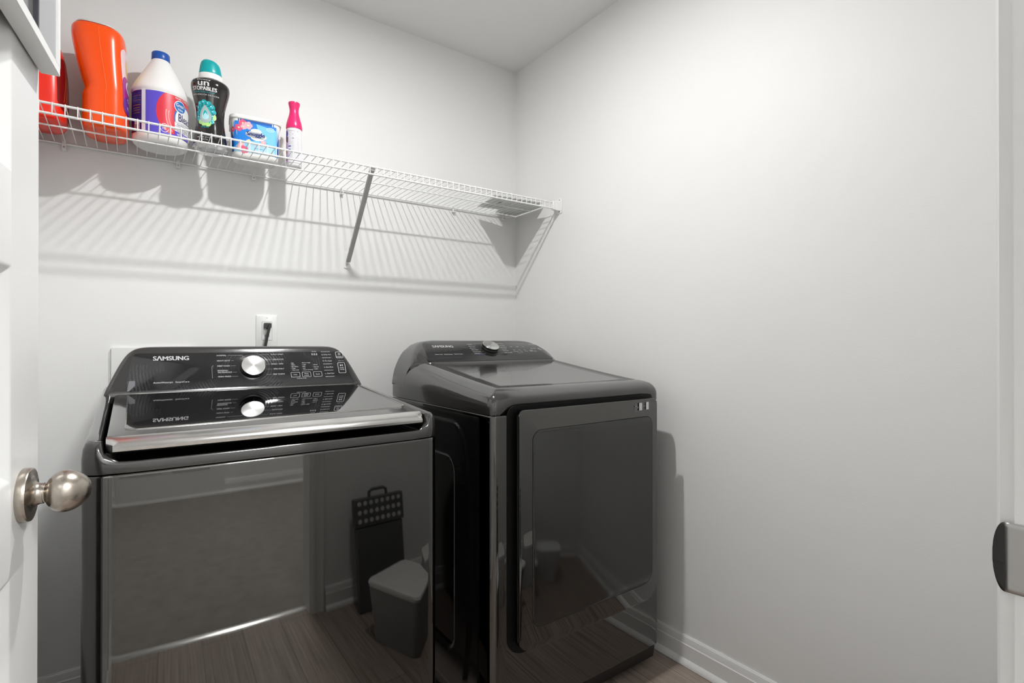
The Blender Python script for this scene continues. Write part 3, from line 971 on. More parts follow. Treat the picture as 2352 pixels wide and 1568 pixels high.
# slightly sunk centre field as a fine grid
def field():
    P = []
    for i in range(41):
        x = DX0 + 0.060 + (DX1 - DX0 - 0.120) * i / 40
        P.append([(x, DYF + 0.060 + (DYB - DYF - 0.12) * j / 40, 0) for j in range(41)])
    return [[(x, y, dtop(y) - 0.0030) for x, y, _ in r] for r in P]
inner_o = outline(DX0, DX1, DYF, DYB, 0.004, 0.03, 0.012, 0.058)
inner_r = [(x, y, dtop(y) - 0.0030) for x, y in outline(DX0, DX1, DYF, DYB, 0.004, 0.03, 0.012, 0.062)]
tc_.loft([rings[-1], inner_r], cap0=False, cap1=False)
cen = (dcx, -0.62)
steps = [1.0, 0.85, 0.7, 0.55, 0.4, 0.25, 0.1]
rg = []
for s_ in steps:
    ring = []
    for x, y, z in inner_r:
        X, Y = cen[0] + (x - cen[0]) * s_, cen[1] + (y - cen[1]) * s_
        ring.append((X, Y, dtop(Y) - 0.0030))
    rg.append(ring)
tc_.loft(rg, cap0=False, cap1=True)
tc_.build('top_cover', M_top2, dry, autosmooth=50)
# console
DTH = R(31)
DO = Vector((DX0, -0.475, 1.028))
DU, DV = Vector((1, 0, 0)), Vector((0, math.cos(DTH), math.sin(DTH)))
prof = [(-0.482, 1.005), (-0.4815, 1.0195), (-0.479, 1.0260)]
for k in range(0, 13):
    t = 0.002 + k / 12 * 0.138
    prof.append((-0.475 + math.cos(DTH) * t, 1.028 + math.sin(DTH) * t))
prof += [(-0.350, 1.1020), (-0.343, 1.1043), (-0.333, 1.1050), (-0.318, 1.1035), (-0.306, 1.095), (-0.300, 1.075), (-0.298, 0.945)]
DF = [(0.0, 0.955), (0.006, 0.990), (0.016, 1.018), (0.030, 1.046), (0.045, 1.066), (0.060, 1.080), (0.080, 1.094), (0.100, 1.102), (0.13, 1.110), (0.2, 1.13)]
dc_ = MB()
P = []
for i in range(NX + 1):
    t = i / NX
    u = t - 0.35 * math.sin(2 * PI * t) / (2 * PI)
    x = DX0 + (DX1 - DX0) * u
    dd_ = min(x - DX0, DX1 - x)
    f = smooth_interp(dd_, DF)
    col = []
    for y, z in prof:
        zz = softmin(z, f, 0.012)
        # the wings sweep back towards the rear corner
        k_ = max(0.0, 1 - dd_ / 0.075)
        yy = y + (DYB + 0.002 - y) * 0.42 * k_ ** 1.6 if y < -0.30 else y
        col.append((x, yy, zz))
    P.append(col)
dc_.grid(P)
dc_.add(P[0], [tuple(range(len(prof)))])
dc_.add(P[-1], [tuple(range(len(prof)))])
dcon = dc_.build('console', M_top2, dry, autosmooth=50)
df = plane_fn(DO, DU, DV)
DPp = [(0.058, 0.004), (0.628, 0.004), (0.590, 0.134), (0.090, 0.134)]
o1 = quad_round(DPp, 0.018)
pan = MB()
pan.loft([[df(u, v, k) for u, v in o1] for k in (-0.004, 0.0008)] + [[df(0.343 + (u - 0.343) * 0.997, 0.07 + (v - 0.07) * 0.985, 0.0012) for u, v in o1]], smooth=False)
dpan = pan.build('control_panel', M_glass_b, dcon)
DN_d = DU.cross(DV)
MB().lathe([(0, 0), (0.040, 0), (0.040, 0.0010), (0.037, 0.0022), (0.0, 0.0022)], df(0.3535, 0.079, 0.0011), DN_d, n=64).build('dial_ring', M_black, dcon)
make_dial(dcon, df(0.3535, 0.079, 0.003), DN_d, DTH, 0.0335, 0.019)
pr = MB()
def dtext(s, u, v, width=None, height=None, bold=0.0, mi=0):
    put(pr, text_bm(s, width, height, bold), lambda a, b: df(a, b, 0.0016), mi, du=u, dv=v)
def dpoly(polys, mi=0):
    put(pr, poly_mesh(polys), lambda a, b: df(a, b, 0.0016), mi)
dtext('S\u039bMSUNG', 0.1180, 0.0955, 0.085, 0.0150, 0.020)
pr.build('logo', [M_print, M_print2, M_blueprint], dpan)
pr = MB()
dtext('Sensor Dry', 0.1050, 0.0445, 0.030, 0.0060, 0.01)
dtext('Multi-Steam', 0.1420, 0.0450, 0.034, 0.0060, 0.01)
dtext('Smart Care', 0.1830, 0.0460, 0.035, 0.0060, 0.01)
pr.build('feature_lettering', [M_print, M_print2, M_blueprint], dpan)
pr = MB()
for k, (s, w_) in enumerate((('NORMAL', 0.023), ('HEAVY DUTY', 0.032), ('BEDDING', 0.025), ('PERM PRESS', 0.031), ('DELICATES', 0.035), ('SANITIZE', 0.024))):
    v = 0.1140 - k * 0.0133
    dtext(s, 0.2706, v, w_, 0.0048, 0.012)
    dpoly([rect(0.2706 + w_ + 0.003, v + 0.0020, 0.3100 + 0.002 * k, v + 0.0027)], 1)
dtext('Multi-Steam', 0.2740, 0.0400, 0.030, 0.0046, 0.01, 2)
for k, (s, w_) in enumerate((('STEAM SANITIZE', 0.030), ('REFRESH', 0.032), ('WRINKLE AWAY', 0.033), ('TIME DRY', 0.027), ('QUICK DRY', 0.028), ('AIR FLUFF', 0.038))):
    v = 0.1185 - k * 0.0133
    dtext(s, 0.4100, v, w_, 0.0048, 0.012)
    dpoly([rect(0.3960, v + 0.0020, 0.4080, v + 0.0027)], 1)
pr.build('cycle_lettering', [M_print, M_print2, M_blueprint], dpan)
pr = MB()
for k in range(3):
    dtext(('High', 'Med', 'Low')[k], 0.4640 + k * 0.030, 0.0965, 0.010, 0.0036)
    dtext(('More', 'Norm', 'Less')[k], 0.4640 + k * 0.026, 0.0720, 0.009, 0.0034)
dtext('Dry Level', 0.4600, 0.0600, 0.022, 0.0046)
dtext('Temp.', 0.4900, 0.0610, 0.015, 0.0046)
dtext('Time', 0.5160, 0.0615, 0.014, 0.0046)
dtext('Adjust time', 0.4720, 0.0500, 0.028, 0.0034)
for u, v in ((0.5700, 0.1130), (0.5600, 0.0810)):
    dpoly(arc_polys(u + 0.003, v + 0.003, 0.0034, 0.0008, 0, 360, 14))
    dtext('Anti-Static' if v > 0.1 else 'Damp Alert', u + 0.010, v, 0.016, 0.0060)
dtext('Signal', 0.5430, 0.0610, 0.014, 0.0046)
dtext('Wrinkle', 0.5430, 0.0680, 0.016, 0.0040)
dtext('Prevent', 0.5620, 0.0610, 0.014, 0.0040)
dpoly(arc_polys(0.6000, 0.1160, 0.0042, 0.0009, 110, 430, 16) + [rect(0.5996, 0.1165, 0.6004, 0.1205)])
dtext('POWER', 0.5850, 0.1275 - 0.003, 0.016, 0.0032)
dpoly([[(0.5960, 0.0800), (0.6010, 0.0830), (0.5960, 0.0860)], rect(0.6025, 0.0800, 0.6033, 0.0860), rect(0.6043, 0.0800, 0.6051, 0.0860)])
dtext('START', 0.5960, 0.0720, 0.015, 0.0040)
pr.build('button_lettering', [M_print, M_print2, M_blueprint], dpan)

# dark surround and door of the dryer
def fyd(x): return -0.004 * max(0.0, 1 - ((x - dcx) / 0.343) ** 2)
def slab(mb, poly, y_steps, mi=0):
    """poly in (x,z); y_steps: (y, inset) rings"""
    cx_ = sum(p[0] for p in poly) / len(poly)
    cz_ = sum(p[1] for p in poly) / len(poly)
    x0, x1 = min(p[0] for p in poly), max(p[0] for p in poly)
    z0, z1 = min(p[1] for p in poly), max(p[1] for p in poly)
    rings = []
    for y, ins in y_steps:
        sx_, sz_ = 1 - 2 * ins / (x1 - x0), 1 - 2 * ins / (z1 - z0)
        rings.append([((x0 + x1) / 2 + (x - (x0 + x1) / 2) * sx_, y + fyd(x), (z0 + z1) / 2 + (z - (z0 + z1) / 2) * sz_) for x, z in poly])
    mb.loft(rings, mi, smooth=True)
    return mb
def dens(poly, m=14):
    out = []
    for i, p in enumerate(poly):
        q = poly[(i + 1) % len(poly)]
        n = max(1, int(math.hypot(q[0] - p[0], q[1] - p[1]) / 0.03))
        for k in range(n):
            out.append((p[0] + (q[0] - p[0]) * k / n, p[1] + (q[1] - p[1]) * k / n))
    return out
def rr4(x0, z0, x1, z1, rbl, rbr, rtr, rtl, n=8):
    P = []
    for cx_, cz_, r, a0 in ((x0 + rbl, z0 + rbl, rbl, 180), (x1 - rbr, z0 + rbr, rbr, 270), (x1 - rtr, z1 - rtr, rtr, 0), (x0 + rtl, z1 - rtl, rtl, 90)):
        for k in range(n + 1):
            a = R(a0 + 90 * k / n)
            P.append((cx_ + r * math.cos(a), cz_ + r * math.sin(a)))
    return P
slab(MB(), dens(rr4(-0.730, 0.248, -0.136, 0.9255, 0.055, 0.075, 0.012, 0.030)), ((-0.954, 0), (-0.9556, 0), (-0.9566, 0.0006))).build('door_surround', M_recess, dry, autosmooth=30)
dd_ob = slab(MB(), dens(rr4(-0.708, 0.262, -0.140, 0.9145, 0.040, 0.062, 0.022, 0.018)),
             ((-0.9572, 0.006), (-0.9640, 0.0), (-0.9790, 0.0), (-0.9815, 0.0012), (-0.9828, 0.004))).build('door', M_bss2, dry, autosmooth=30)
M_win = mat('dryer_door_window', (0.095, 0.095, 0.092, 1), 0.10, metal=1.0, rvar=0.02, vscale=12)
slab(MB(), dens(rr4(-0.6640, 0.3180, -0.1670, 0.8580, 0.030, 0.042, 0.030, 0.030)), ((-0.9800, 0), (-0.9833, 0))).build('window_groove', M_dark, dd_ob, autosmooth=30)
slab(MB(), dens(rr4(-0.6622, 0.3198, -0.1688, 0.8562, 0.029, 0.041, 0.029, 0.029)), ((-0.9800, 0), (-0.9836, 0), (-0.9842, 0.0008))).build('window_panel', M_win, dd_ob, autosmooth=30)
# printed care icon and two small white tags at the upper right of the door
tg_ = MB()
ff = lambda a, b: (a, -0.98335 + fyd(a), b)
ZT = 0.8905
put(tg_, poly_mesh([rect(-0.2330, ZT - 0.011, -0.2185, ZT + 0.013), rect(-0.1990, ZT - 0.0105, -0.1860, ZT + 0.0135)]), ff, 0)
put(tg_, poly_mesh(frame_polys(-0.2530, ZT - 0.004, -0.2435, ZT + 0.011, 0.003, 0.0006) + frame_polys(-0.2520, ZT - 0.014, -0.2435, ZT - 0.005, 0.002, 0.0006) + [ellipse(-0.2480, ZT + 0.0025, 0.0022, 0.0025, 12)]), ff, 1)
put(tg_, text_bm('Video', 0.014, 0.0035), ff, 1, du=-0.2165, dv=ZT)
put(tg_, text_bm('B.', 0.005, 0.006), ff, 1, du=-0.2405, dv=ZT - 0.004)
tg_.build('sticker', [M_print, M_print2], dd_ob)

# ------------------------------------------------------------------ wire shelf
SY = -0.330
def sz(x): return 1.7175 - 0.0060 * (-x)          # very slightly out of level
SH = thing('wire_shelf', 'long white wire shelf with a front lip and wall brackets across the back wall', 'shelf', (-0.9, -0.16, 1.69))
XA, XB = XL + 0.004, -0.036
def rail(name, y, dz, r):
    MB().tube([(XA, y, sz(XA) + dz), (XB, y, sz(XB) + dz)], r, 10).build(name, M_wire, SH)
rail('front_rail', SY, 0.0, 0.0032)
rail('lip_rail', SY - 0.002, -0.0265, 0.0032)
rail('middle_rail', -0.168, -0.0045, 0.0025)
rail('back_rail', -0.010, -0.0045, 0.0030)
x = -0.8741
while x - 0.0254 > XA: x -= 0.0254
xs = []
while x < XB - 0.004:
    xs.append(x)
    x += 0.0254
cw0 = None
for x in xs:
    if cw0 is None:
        m = MB()
        m.tube([(x, -0.007, sz(x) - 0.0005), (x, SY - 0.0015, sz(x) + 0.0035), (x, SY - 0.0042, sz(x) + 0.001), (x, SY - 0.0048, sz(x) - 0.006), (x, SY - 0.0048, sz(x) - 0.0295)], 0.0013, 6)
        cw0 = m.build('cross_wire', M_wire, SH)
        x_0 = x
    else:
        c = cw0.copy()
        c.location = cw0.location + Vector((x - x_0, 0, sz(x) - sz(x_0)))
        COL.objects.link(c)
# diagonal support brace
bx = -0.862
br_ = MB()
a = Vector((bx, SY + 0.0075, sz(bx) - 0.001))
b = Vector((-0.8447, -0.0125, 1.423))
t = (b - a).normalized()
s = Vector((1, 0, 0)) - t * t.x
s.normalize()
n_ = t.cross(s)
hw_, hd_ = 0.0085, 0.006
secs = []
for p, k in ((a - t * 0.004, 1.0), (b, 1.0)):
    secs.append([p + s * (hw_ * k) * c0 + n_ * hd_ * c1 for c0, c1 in ((-1, -0.4), (-0.5, -1), (0.5, -1), (1, -0.4), (1, 1), (-1, 1))])
br_.loft(secs, smooth=False)
M_brk = mat('grey_white_brace', (0.50, 0.50, 0.485, 1), 0.4)
bro = br_.build('support_brace', M_brk, SH, bevel=0.0012)
MB().loft([[(bx - 0.004 + dx, SY + dy, sz(bx) + dz) for dx, dy in ((-0.004, 0.016), (-0.004, 0.0035), (0.014, 0.0035), (0.014, 0.016))] for dz in (-0.012, 0.0015)], smooth=False).build('brace_hook', M_brk, bro, bevel=0.002)
fp = MB()
pts = [(-0.0128, 0.030), (-0.0128, -0.024)] + [(-0.0128 + 0.0256 * k / 10, -0.024 - 0.0040 * math.sin(PI * k / 10)) for k in range(1, 10)] + [(0.0128, -0.024), (0.0128, 0.030), (0.006, 0.040), (-0.006, 0.040)]
fp.loft([[(-0.8447 + u, y_, 1.4225 + v) for u, v in pts] for y_ in (-0.0005, -0.0035)], smooth=False)
fp.build('brace_foot', M_wire, bro, bevel=0.0008)
MB().lathe([(0, 0), (0.0040, 0), (0.0034, 0.0018), (0.0, 0.0026)], (-0.8447, -0.0035, 1.4115), (0, -1, 0), n=20).build('screw', M_steel, bro)
# clips on the back wall
for x in (-1.716, -1.422, -1.19, -0.869, -0.358, -0.081):
    m = MB().box((x - 0.006, -0.0160, sz(x) - 0.024), (x + 0.006, -0.0005, sz(x) - 0.007))
    m.box((x - 0.005, -0.0170, sz(x) - 0.010), (x + 0.005, -0.0140, sz(x) + 0.003))
    cl = m.build('wall_clip', M_plast_w, SH, bevel=0.0015)
    MB().lathe([(0, 0), (0.0030, 0), (0.0022, 0.0016), (0, 0.0018)], (x, -0.0160, sz(x) - 0.0155), (0, -1, 0), n=14).build('screw', M_steel, cl)
# end bracket on the right wall
eb = MB()
eb.box((-0.0030, SY - 0.020, 1.672), (-0.0004, SY + 0.012, 1.740))
eb.box((-0.0300, SY - 0.012, 1.6830), (-0.0030, SY + 0.008, 1.7250))
eb.box((-0.0420, SY - 0.0095, 1.6850), (-0.0300, SY + 0.0060, 1.7215))
ebo = eb.build('end_bracket', M_wire, SH, bevel=0.002)
for z in (1.733, 1.679):
    MB().lathe([(0, 0), (0.0030, 0), (0.0024, 0.0014), (0, 0.0018)], (-0.0030, SY - 0.004, z), (-1, 0, 0), n=14).build('screw', M_steel, ebo)

# ------------------------------------------------------------------ things on the shelf
ZS = 1.7185      # top of the cross wires (a little lower at the left)
def base(x): return sz(x) + 0.0040

def tex_label(cols, fn): pass

# --- white bleach jug with blue cap
bxx, byy = -1.474, -0.098
bz = base(bxx)
BR = 0.0765
jug = thing('bleach_jug', 'white bleach jug with a blue cap and a purple and red wrap label', 'bottle', (bxx, byy, bz))
M_hdpe = mat('milky_white_plastic', (0.86, 0.855, 0.84, 1), 0.28, sss=0.05, var=0.01)
prof = [(0.0, 0.004), (0.050, 0.004), (0.055, 0.0), (0.066, 0.002), (0.073, 0.008), (BR, 0.020), (BR - 0.0010, 0.024), (BR - 0.0010, 0.158), (BR + 0.0008, 0.161), (BR + 0.0002, 0.168),
        (0.0735, 0.178), (0.0680, 0.192), (0.0600, 0.208), (0.0510, 0.225), (0.0420, 0.242), (0.0335, 0.258), (0.0275, 0.270), (0.0240, 0.277), (0.0215, 0.280), (0.0215, 0.286), (0.0, 0.286)]
MB().lathe(prof, (bxx, byy, bz), n=72).build('jug_body', M_hdpe, jug, autosmooth=50)
M_bcap = mat('blue_cap_plastic', (0.010, 0.085, 0.42, 1), 0.3)
cpb = MB()
rings = []
for r, h in ((0.0, 0.277), (0.0235, 0.277), (0.0245, 0.279), (0.0240, 0.300), (0.0225, 0.302), (0.0, 0.3025)):
    rings.append([(bxx + (r + (0.0005 if k % 2 else 0)) * math.cos(2 * PI * k / 72), byy + (r + (0.0005 if k % 2 else 0)) * math.sin(2 * PI * k / 72), bz + h) for k in range(72)])
cpb.loft(rings)
cpb.build('cap', M_bcap, jug, autosmooth=50)
# label: u = distance round the jug from the direction facing the camera's left seam, v = height
M_lab = [mat('label_purple', (0.11, 0.075, 0.60, 1), 0.35), mat('label_red', (0.72, 0.030, 0.055, 1), 0.35), mat('label_white', (0.85, 0.84, 0.85, 1), 0.35),
         mat('label_blue', (0.02, 0.17, 0.50, 1), 0.35), mat('label_dark_purple', (0.045, 0.012, 0.17, 1), 0.35), mat('label_ink', (0.02, 0.015, 0.12, 1), 0.4), mat('label_pink', (0.80, 0.25, 0.25, 1), 0.35),
         mat('label_bronze', (0.30, 0.13, 0.06, 1), 0.4)]
A0 = R(-122)
def cyl(lay):
    rr_ = BR - 0.0006 + 0.00015 * lay
    return lambda u, v: (bxx + rr_ * math.cos(A0 + u / BR), byy + rr_ * math.sin(A0 + u / BR), bz + 0.0262 + (v - 0.0445) * 1.30)
lb = MB()
V0, V1 = 0.0445, 0.1455
def jl(polys, mi, lay):
    put(lb, poly_mesh(polys), cyl(lay), mi, step=0.006, smooth=True)
def jt(s, u, v, w_, h_, mi, lay, shear=None, bold=0.0):
    put(lb, text_bm(s, w_, h_, bold), cyl(lay), mi, step=0.006, du=u, dv=v, shear=None, smooth=True)
# angle scale: u=0 faces the camera's left; label centre lies to the right
jl([rect(-0.060, V0, -0.0125, V1 - 0.003)], 4, 1)
jl([rect(-0.0125, V0 - 0.0002, -0.0005, V1)], 2, 1)
jl([rect(-0.0005, V0, 0.170, V1 - 0.003)], 0, 1)
ccu, ccv = 0.098, 0.098
circ = [(u, v) for u, v in ellipse(ccu, ccv, 0.070, 0.060, 60) if True]
circ = [(u, min(v, V1 - 0.003)) for u, v in circ]
circ = [(u, max(v, V0 + 0.004)) for u, v in circ]
jl([circ], 1, 2)
for r_, w_ in ((0.050, 0.0035), (0.043, 0.003)):
    jl(arc_polys(ccu + 0.004, ccv - 0.006, r_, w_, 165, 232, 14), 6, 3)
jl([ellipse(0.116, 0.090, 0.040, 0.036, 40)], 3, 3)
jl([ellipse(0.117, 0.089, 0.037, 0.033, 40)], 2, 4)
jl([ellipse(0.097, 0.1195, 0.0205, 0.0150, 32)], 2, 5)
jl([ellipse(0.097, 0.1195, 0.0185, 0.0130, 32)], 3, 6)
jt('Great', 0.0825, 0.1190, 0.027, 0.0085, 2, 7, bold=0.02)
jt('Value', 0.0875, 0.1105, 0.019, 0.0060, 2, 7, bold=0.02)
jt('MORE CONCENTRATED', 0.080, 0.1355, 0.085, 0.0050, 2, 7, bold=0.02)
jt('Bleach', 0.090, 0.0845, 0.058, 0.0185, 5, 7, bold=0.01)
jl([rect(0.0780, V0 + 0.013, 0.165, 0.081)], 2, 5)
for v in (0.0795, 0.0705, 0.0615):
    jl([rect(0.0780, v, 0.165, v + 0.0007)], 5, 6)
jt('Kills 99.9% of Germs', 0.085, 0.0730, 0.050, 0.0045, 5, 7)
jt('Removes Stains', 0.085, 0.0640, 0.042, 0.0045, 5, 7)
jt('Disinfects', 0.085, 0.0580, 0.030, 0.0030, 5, 7)
jl([[(0.0780, V0), (0.165, V0), (0.165, V0 + 0.013), (0.10, V0 + 0.011), (0.0780, V0 + 0.0145)]], 0, 8)
jt('NET 3.78 QT', 0.085, V0 + 0.0035, 0.040, 0.0058, 2, 9, bold=0.02)
jl(arc_polys(0.050, 0.0575, 0.0115, 0.0012, 20, 165, 12) + arc_polys(0.050, 0.0595, 0.0115, 0.0012, 200, 345, 12), 2, 4)
jt('HE', 0.0450, 0.0545, 0.010, 0.0070, 2, 4, bold=0.02)
for k in range(6):
    jt('warning', -0.050, 0.134 - k * 0.0055, 0.034, 0.0022, 6, 3) if k % 2 else jt('directions for use', -0.052, 0.134 - k * 0.0055, 0.036, 0.0025, 3, 3)
for k in range(4):
    jl([rect(-0.050, 0.106 - k * 0.006, -0.018, 0.1085 - k * 0.006)], 7, 3)
jl([rect(-0.040, V0 + 0.004, -0.019, V0 + 0.026)], 2, 3)
for k in range(8):
    jl([rect(-0.038 + 0.0022 * k, V0 + 0.006, -0.0370 + 0.0022 * k, V0 + 0.018)], 5, 4)
lb.build('label', M_lab, jug, autosmooth=60)

# --- black scent booster bottle with teal cap, clear foot
sx_, sy_ = -1.341, -0.148
szb = base(sx_)
sb = thing('scent_booster_bottle', 'black waisted bottle with a teal cap to the right of the bleach jug', 'bottle', (sx_, sy_, szb))
SROT = R(-4)
M_clear = mat('clear_plastic', (0.85, 0.86, 0.86, 1), 0.08, trans=0.85, ior=1.3)
MB().lathe([(0, 0.0), (0.044, 0.0), (0.0500, 0.003), (0.0515, 0.009), (0.0500, 0.016), (0.0470, 0.0205), (0.043, 0.021), (0, 0.021)], (sx_, sy_, szb), n=64, sy=0.84, rot=SROT).build('clear_foot', M_clear, sb)
SP = [(0.0475, 0.0215), (0.0475, 0.035), (0.0440, 0.060), (0.0400, 0.090), (0.0392, 0.110), (0.0412, 0.135), (0.0465, 0.162), (0.0525, 0.187), (0.0552, 0.204), (0.0545, 0.216), (0.0500, 0.225), (0.0420, 0.2300), (0.034, 0.2325)]
def srad(h): 
    return smooth_interp(h, [(p[1], p[0]) for p in SP])
body = [(0.0, 0.0215), (0.0455, 0.0215)]
for k in range(50):
    h = 0.0225 + (0.2325 - 0.0225) * k / 49
    body.append((srad(h), h))
body.append((0.0, 0.2330))
M_blackb = mat('glossy_black_bottle', (0.010, 0.009, 0.009, 1), 0.10, coat=0.5)
MB().lathe(body, (sx_, sy_, szb), n=80, sy=0.72, rot=SROT).build('bottle_body', M_blackb, sb, autosmooth=60)
MB().lathe([(0, 0.232), (0.0345, 0.232), (0.0350, 0.234), (0.0335, 0.2500), (0.0325, 0.2510), (0, 0.2510)], (sx_, sy_, szb), n=64, sy=0.82, rot=SROT).build('cap_collar', M_plast_w, sb)
M_teal = mat('teal_cap_plastic', (0.0, 0.36, 0.38, 1), 0.3)
tp = MB()
rings = []
for r, h in ((0.0, 0.2505), (0.0322, 0.2505), (0.0328, 0.252), (0.0318, 0.262), (0.0296, 0.276), (0.0270, 0.286), (0.0225, 0.2915), (0.012, 0.2930), (0.0, 0.2935)):
    ring = []
    for k in range(72):
        a = 2 * PI * k / 72
        # slight wave along the upper edge
        dz = -0.0040 * (h - 0.2505) / 0.04 * math.sin(a + 0.8) if h > 0.27 else 0
        ring.append((sx_ + r * math.cos(a), sy_ + 0.82 * r * math.sin(a), szb + h + dz))
    rings.append(ring)
tp.loft(rings)
tp.build('cap', M_teal, sb, autosmooth=50)
SF = R(-112)        # direction the front faces, in the ellipse parameter
def sell(lay):
    def f(u, v):
        r = srad(v) + 0.0006 + 0.00015 * lay
        t = SF + u / 0.046
        x_, y_ = r * math.cos(t), r * 0.72 * math.sin(t)
        x2, y2 = x_ * math.cos(SROT) - y_ * math.sin(SROT), x_ * math.sin(SROT) + y_ * math.cos(SROT)
        return (sx_ + x2, sy_ + y2, szb + v)
    return f
M_slab = [M_print, mat('label_teal', (0.0, 0.42, 0.46, 1), 0.3), mat('label_grey_drop', (0.42, 0.50, 0.50, 1), 0.3), mat('label_dark_teal', (0.0, 0.10, 0.14, 1), 0.3), mat('label_lime', (0.45, 0.75, 0.25, 1), 0.3),
          mat('label_pale_teal', (0.45, 0.80, 0.85, 1), 0.3)]
sl = MB()
def sp_(polys, mi, lay): put(sl, poly_mesh(polys), sell(lay), mi, step=0.005, smooth=True)
def st_(s, u, v, w_, h_, mi=0, lay=2, bold=0.0): put(sl, text_bm(s, w_, h_, bold), sell(lay), mi, step=0.005, du=u, dv=v, smooth=True)
st_('Downy', -0.017, 0.2160, 0.034, 0.0060, 0, 2, 0.01)
st_('un', -0.014, 0.2000, 0.027, 0.0130, 0, 2, 0.06)
st_('STOPABLES', -0.032, 0.1860, 0.064, 0.0115, 0, 2, 0.03)
st_('IN-WASH SCENT BOOSTER', -0.030, 0.1790, 0.058, 0.0038, 1, 2, 0.01)
st_('PERFUMADOR DE ROPA', -0.038, 0.1710, 0.078, 0.0040, 0, 2, 0.01)
random.seed(3)
DCv = 0.1160
for k in range(13):
    a = 2 * PI * k / 13 + 0.2
    ru, rv = 0.0270, 0.0320
    u, v = ru * math.cos(a), DCv + rv * math.sin(a)
    q = 0.0082 + 0.0028 * random.random()
    c_ = 4 if (math.sin(a) < -0.75 or (math.cos(a) > 0.8 and math.sin(a) < 0.1)) else 1
    sp_([ellipse(u, v, q, q * 1.05, 18)], c_, 2 + 0.02 * k)
    sp_(arc_polys(u, v, q * 0.8, q * 0.28, 200 + 20 * k, 330 + 20 * k, 8), 3, 4)
    sp_([ellipse(u - q * 0.3, v + q * 0.35, q * 0.28, q * 0.2, 10)], 5, 4.5)
sp_([ellipse(0, DCv - 0.001, 0.0260, 0.0290, 36)], 1, 3)
def drop(cu, cv, w_, h_, n=36):
    P = []
    for k in range(n):
        t = 2 * PI * k / n
        P.append((cu + w_ * math.sin(t) * (math.sin(t / 2)) ** 1.1, cv - h_ * math.cos(t) * -1))
    return P
sp_([drop(0, DCv - 0.001, 0.0265, 0.0285)], 2, 5)
sp_([drop(0, DCv - 0.003, 0.0155, 0.0165)], 5, 6)
sp_([drop(0, DCv + 0.001, 0.0100, 0.0110)], 1, 7)
sp_([drop(0.001, DCv - 0.004, 0.0085, 0.0070)], 5, 8)
for u, v, a in ((-0.033, DCv + 0.018, 60), (-0.031, DCv - 0.016, -30), (0.028, DCv + 0.020, 120), (0.030, DCv - 0.020, 200)):
    sp_(arc_polys(u, v, 0.0060, 0.0008, a, a + 80, 6), 5, 3)
st_('fresh', -0.012, 0.0700, 0.024, 0.0050, 1, 2, 0.02)
sl.build('label', M_slab, sb, autosmooth=60)
sl = MB()
st_('NET WT 37.5 OZ', -0.022, 0.0360, 0.044, 0.0040, 0, 2, 0.0)
st_('1.06 kg', -0.010, 0.0290, 0.020, 0.0036, 0, 2, 0.0)
sl.build('weight_lettering', M_slab, sb, autosmooth=60)

# --- blue tub of dryer sheets, white lid
tx, ty = -1.204, -0.122
tz = base(tx)
tub = thing('dryer_sheet_tub', 'squat white tub with a blue flowered label, left of the pink spray can', 'tub', (tx, ty, tz))
TR = R(-6)
def tpt(u, w_, h):
    """u along the front, w_ away from the front, h up"""
    return (tx + u * math.cos(TR) - w_ * math.sin(TR), ty + u * math.sin(TR) + w_ * math.cos(TR), tz + h)
def trr(hx, hy, r, n=8):
    P = []
    for cx_, cy_, a0 in ((-hx + r, -hy + r, 180), (hx - r, -hy + r, 270), (hx - r, hy - r, 0), (-hx + r, hy - r, 90)):
        for k in range(n + 1):
            a = R(a0 + 90 * k / n)
            P.append((cx_ + r * math.cos(a), cy_ + r * math.sin(a)))
    return P
M_tubp = mat('white_tub_plastic', (0.82, 0.82, 0.79, 1), 0.35, sss=0.1)
tb = MB()
rings = []
for hx, hy, h in ((0.050, 0.030, 0.0015), (0.062, 0.040, 0.0), (0.068, 0.0455, 0.004), (0.0705, 0.0475, 0.012), (0.0740, 0.0500, 0.080), (0.0765, 0.0515, 0.128), (0.0765, 0.0515, 0.132), (0.0, 0.0, 0.132)):
    rings.append([tpt(u, w_, h) for u, w_ in trr(max(hx, 0.001), max(hy, 0.001), min(0.026, max(hx, 0.001) * 0.4, max(hy, 0.001) * 0.9))])
tb.loft(rings)
tb.build('tub_body', M_tubp, tub, autosmooth=50)
tl = MB()
rings = []
for hx, hy, h in ((0.0790, 0.0535, 0.1275), (0.0800, 0.0545, 0.1290), (0.0800, 0.0545, 0.1370), (0.0785, 0.0530, 0.1405), (0.0740, 0.0490, 0.1425), (0.06, 0.04, 0.1430)):
    rings.append([tpt(u, w_, h) for u, w_ in trr(hx, hy, 0.028)])
tl.loft(rings)
tl.build('tub_lid', M_tubp, tub, autosmooth=40)
M_tlab = [mat('tub_blue', (0.010, 0.22, 0.72, 1), 0.3), mat('tub_light_blue', (0.20, 0.58, 0.88, 1), 0.3), mat('tub_pink', (0.80, 0.10, 0.22, 1), 0.3), mat('tub_pale_pink', (0.88, 0.45, 0.52, 1), 0.3), mat('tub_white', (0.86, 0.87, 0.88, 1), 0.3),
          mat('tub_navy', (0.012, 0.045, 0.26, 1), 0.3), mat('tub_deep_blue', (0.006, 0.10, 0.42, 1), 0.3), mat('tub_cream', (0.85, 0.72, 0.42, 1), 0.3), mat('tub_sky', (0.42, 0.72, 0.90, 1), 0.3)]
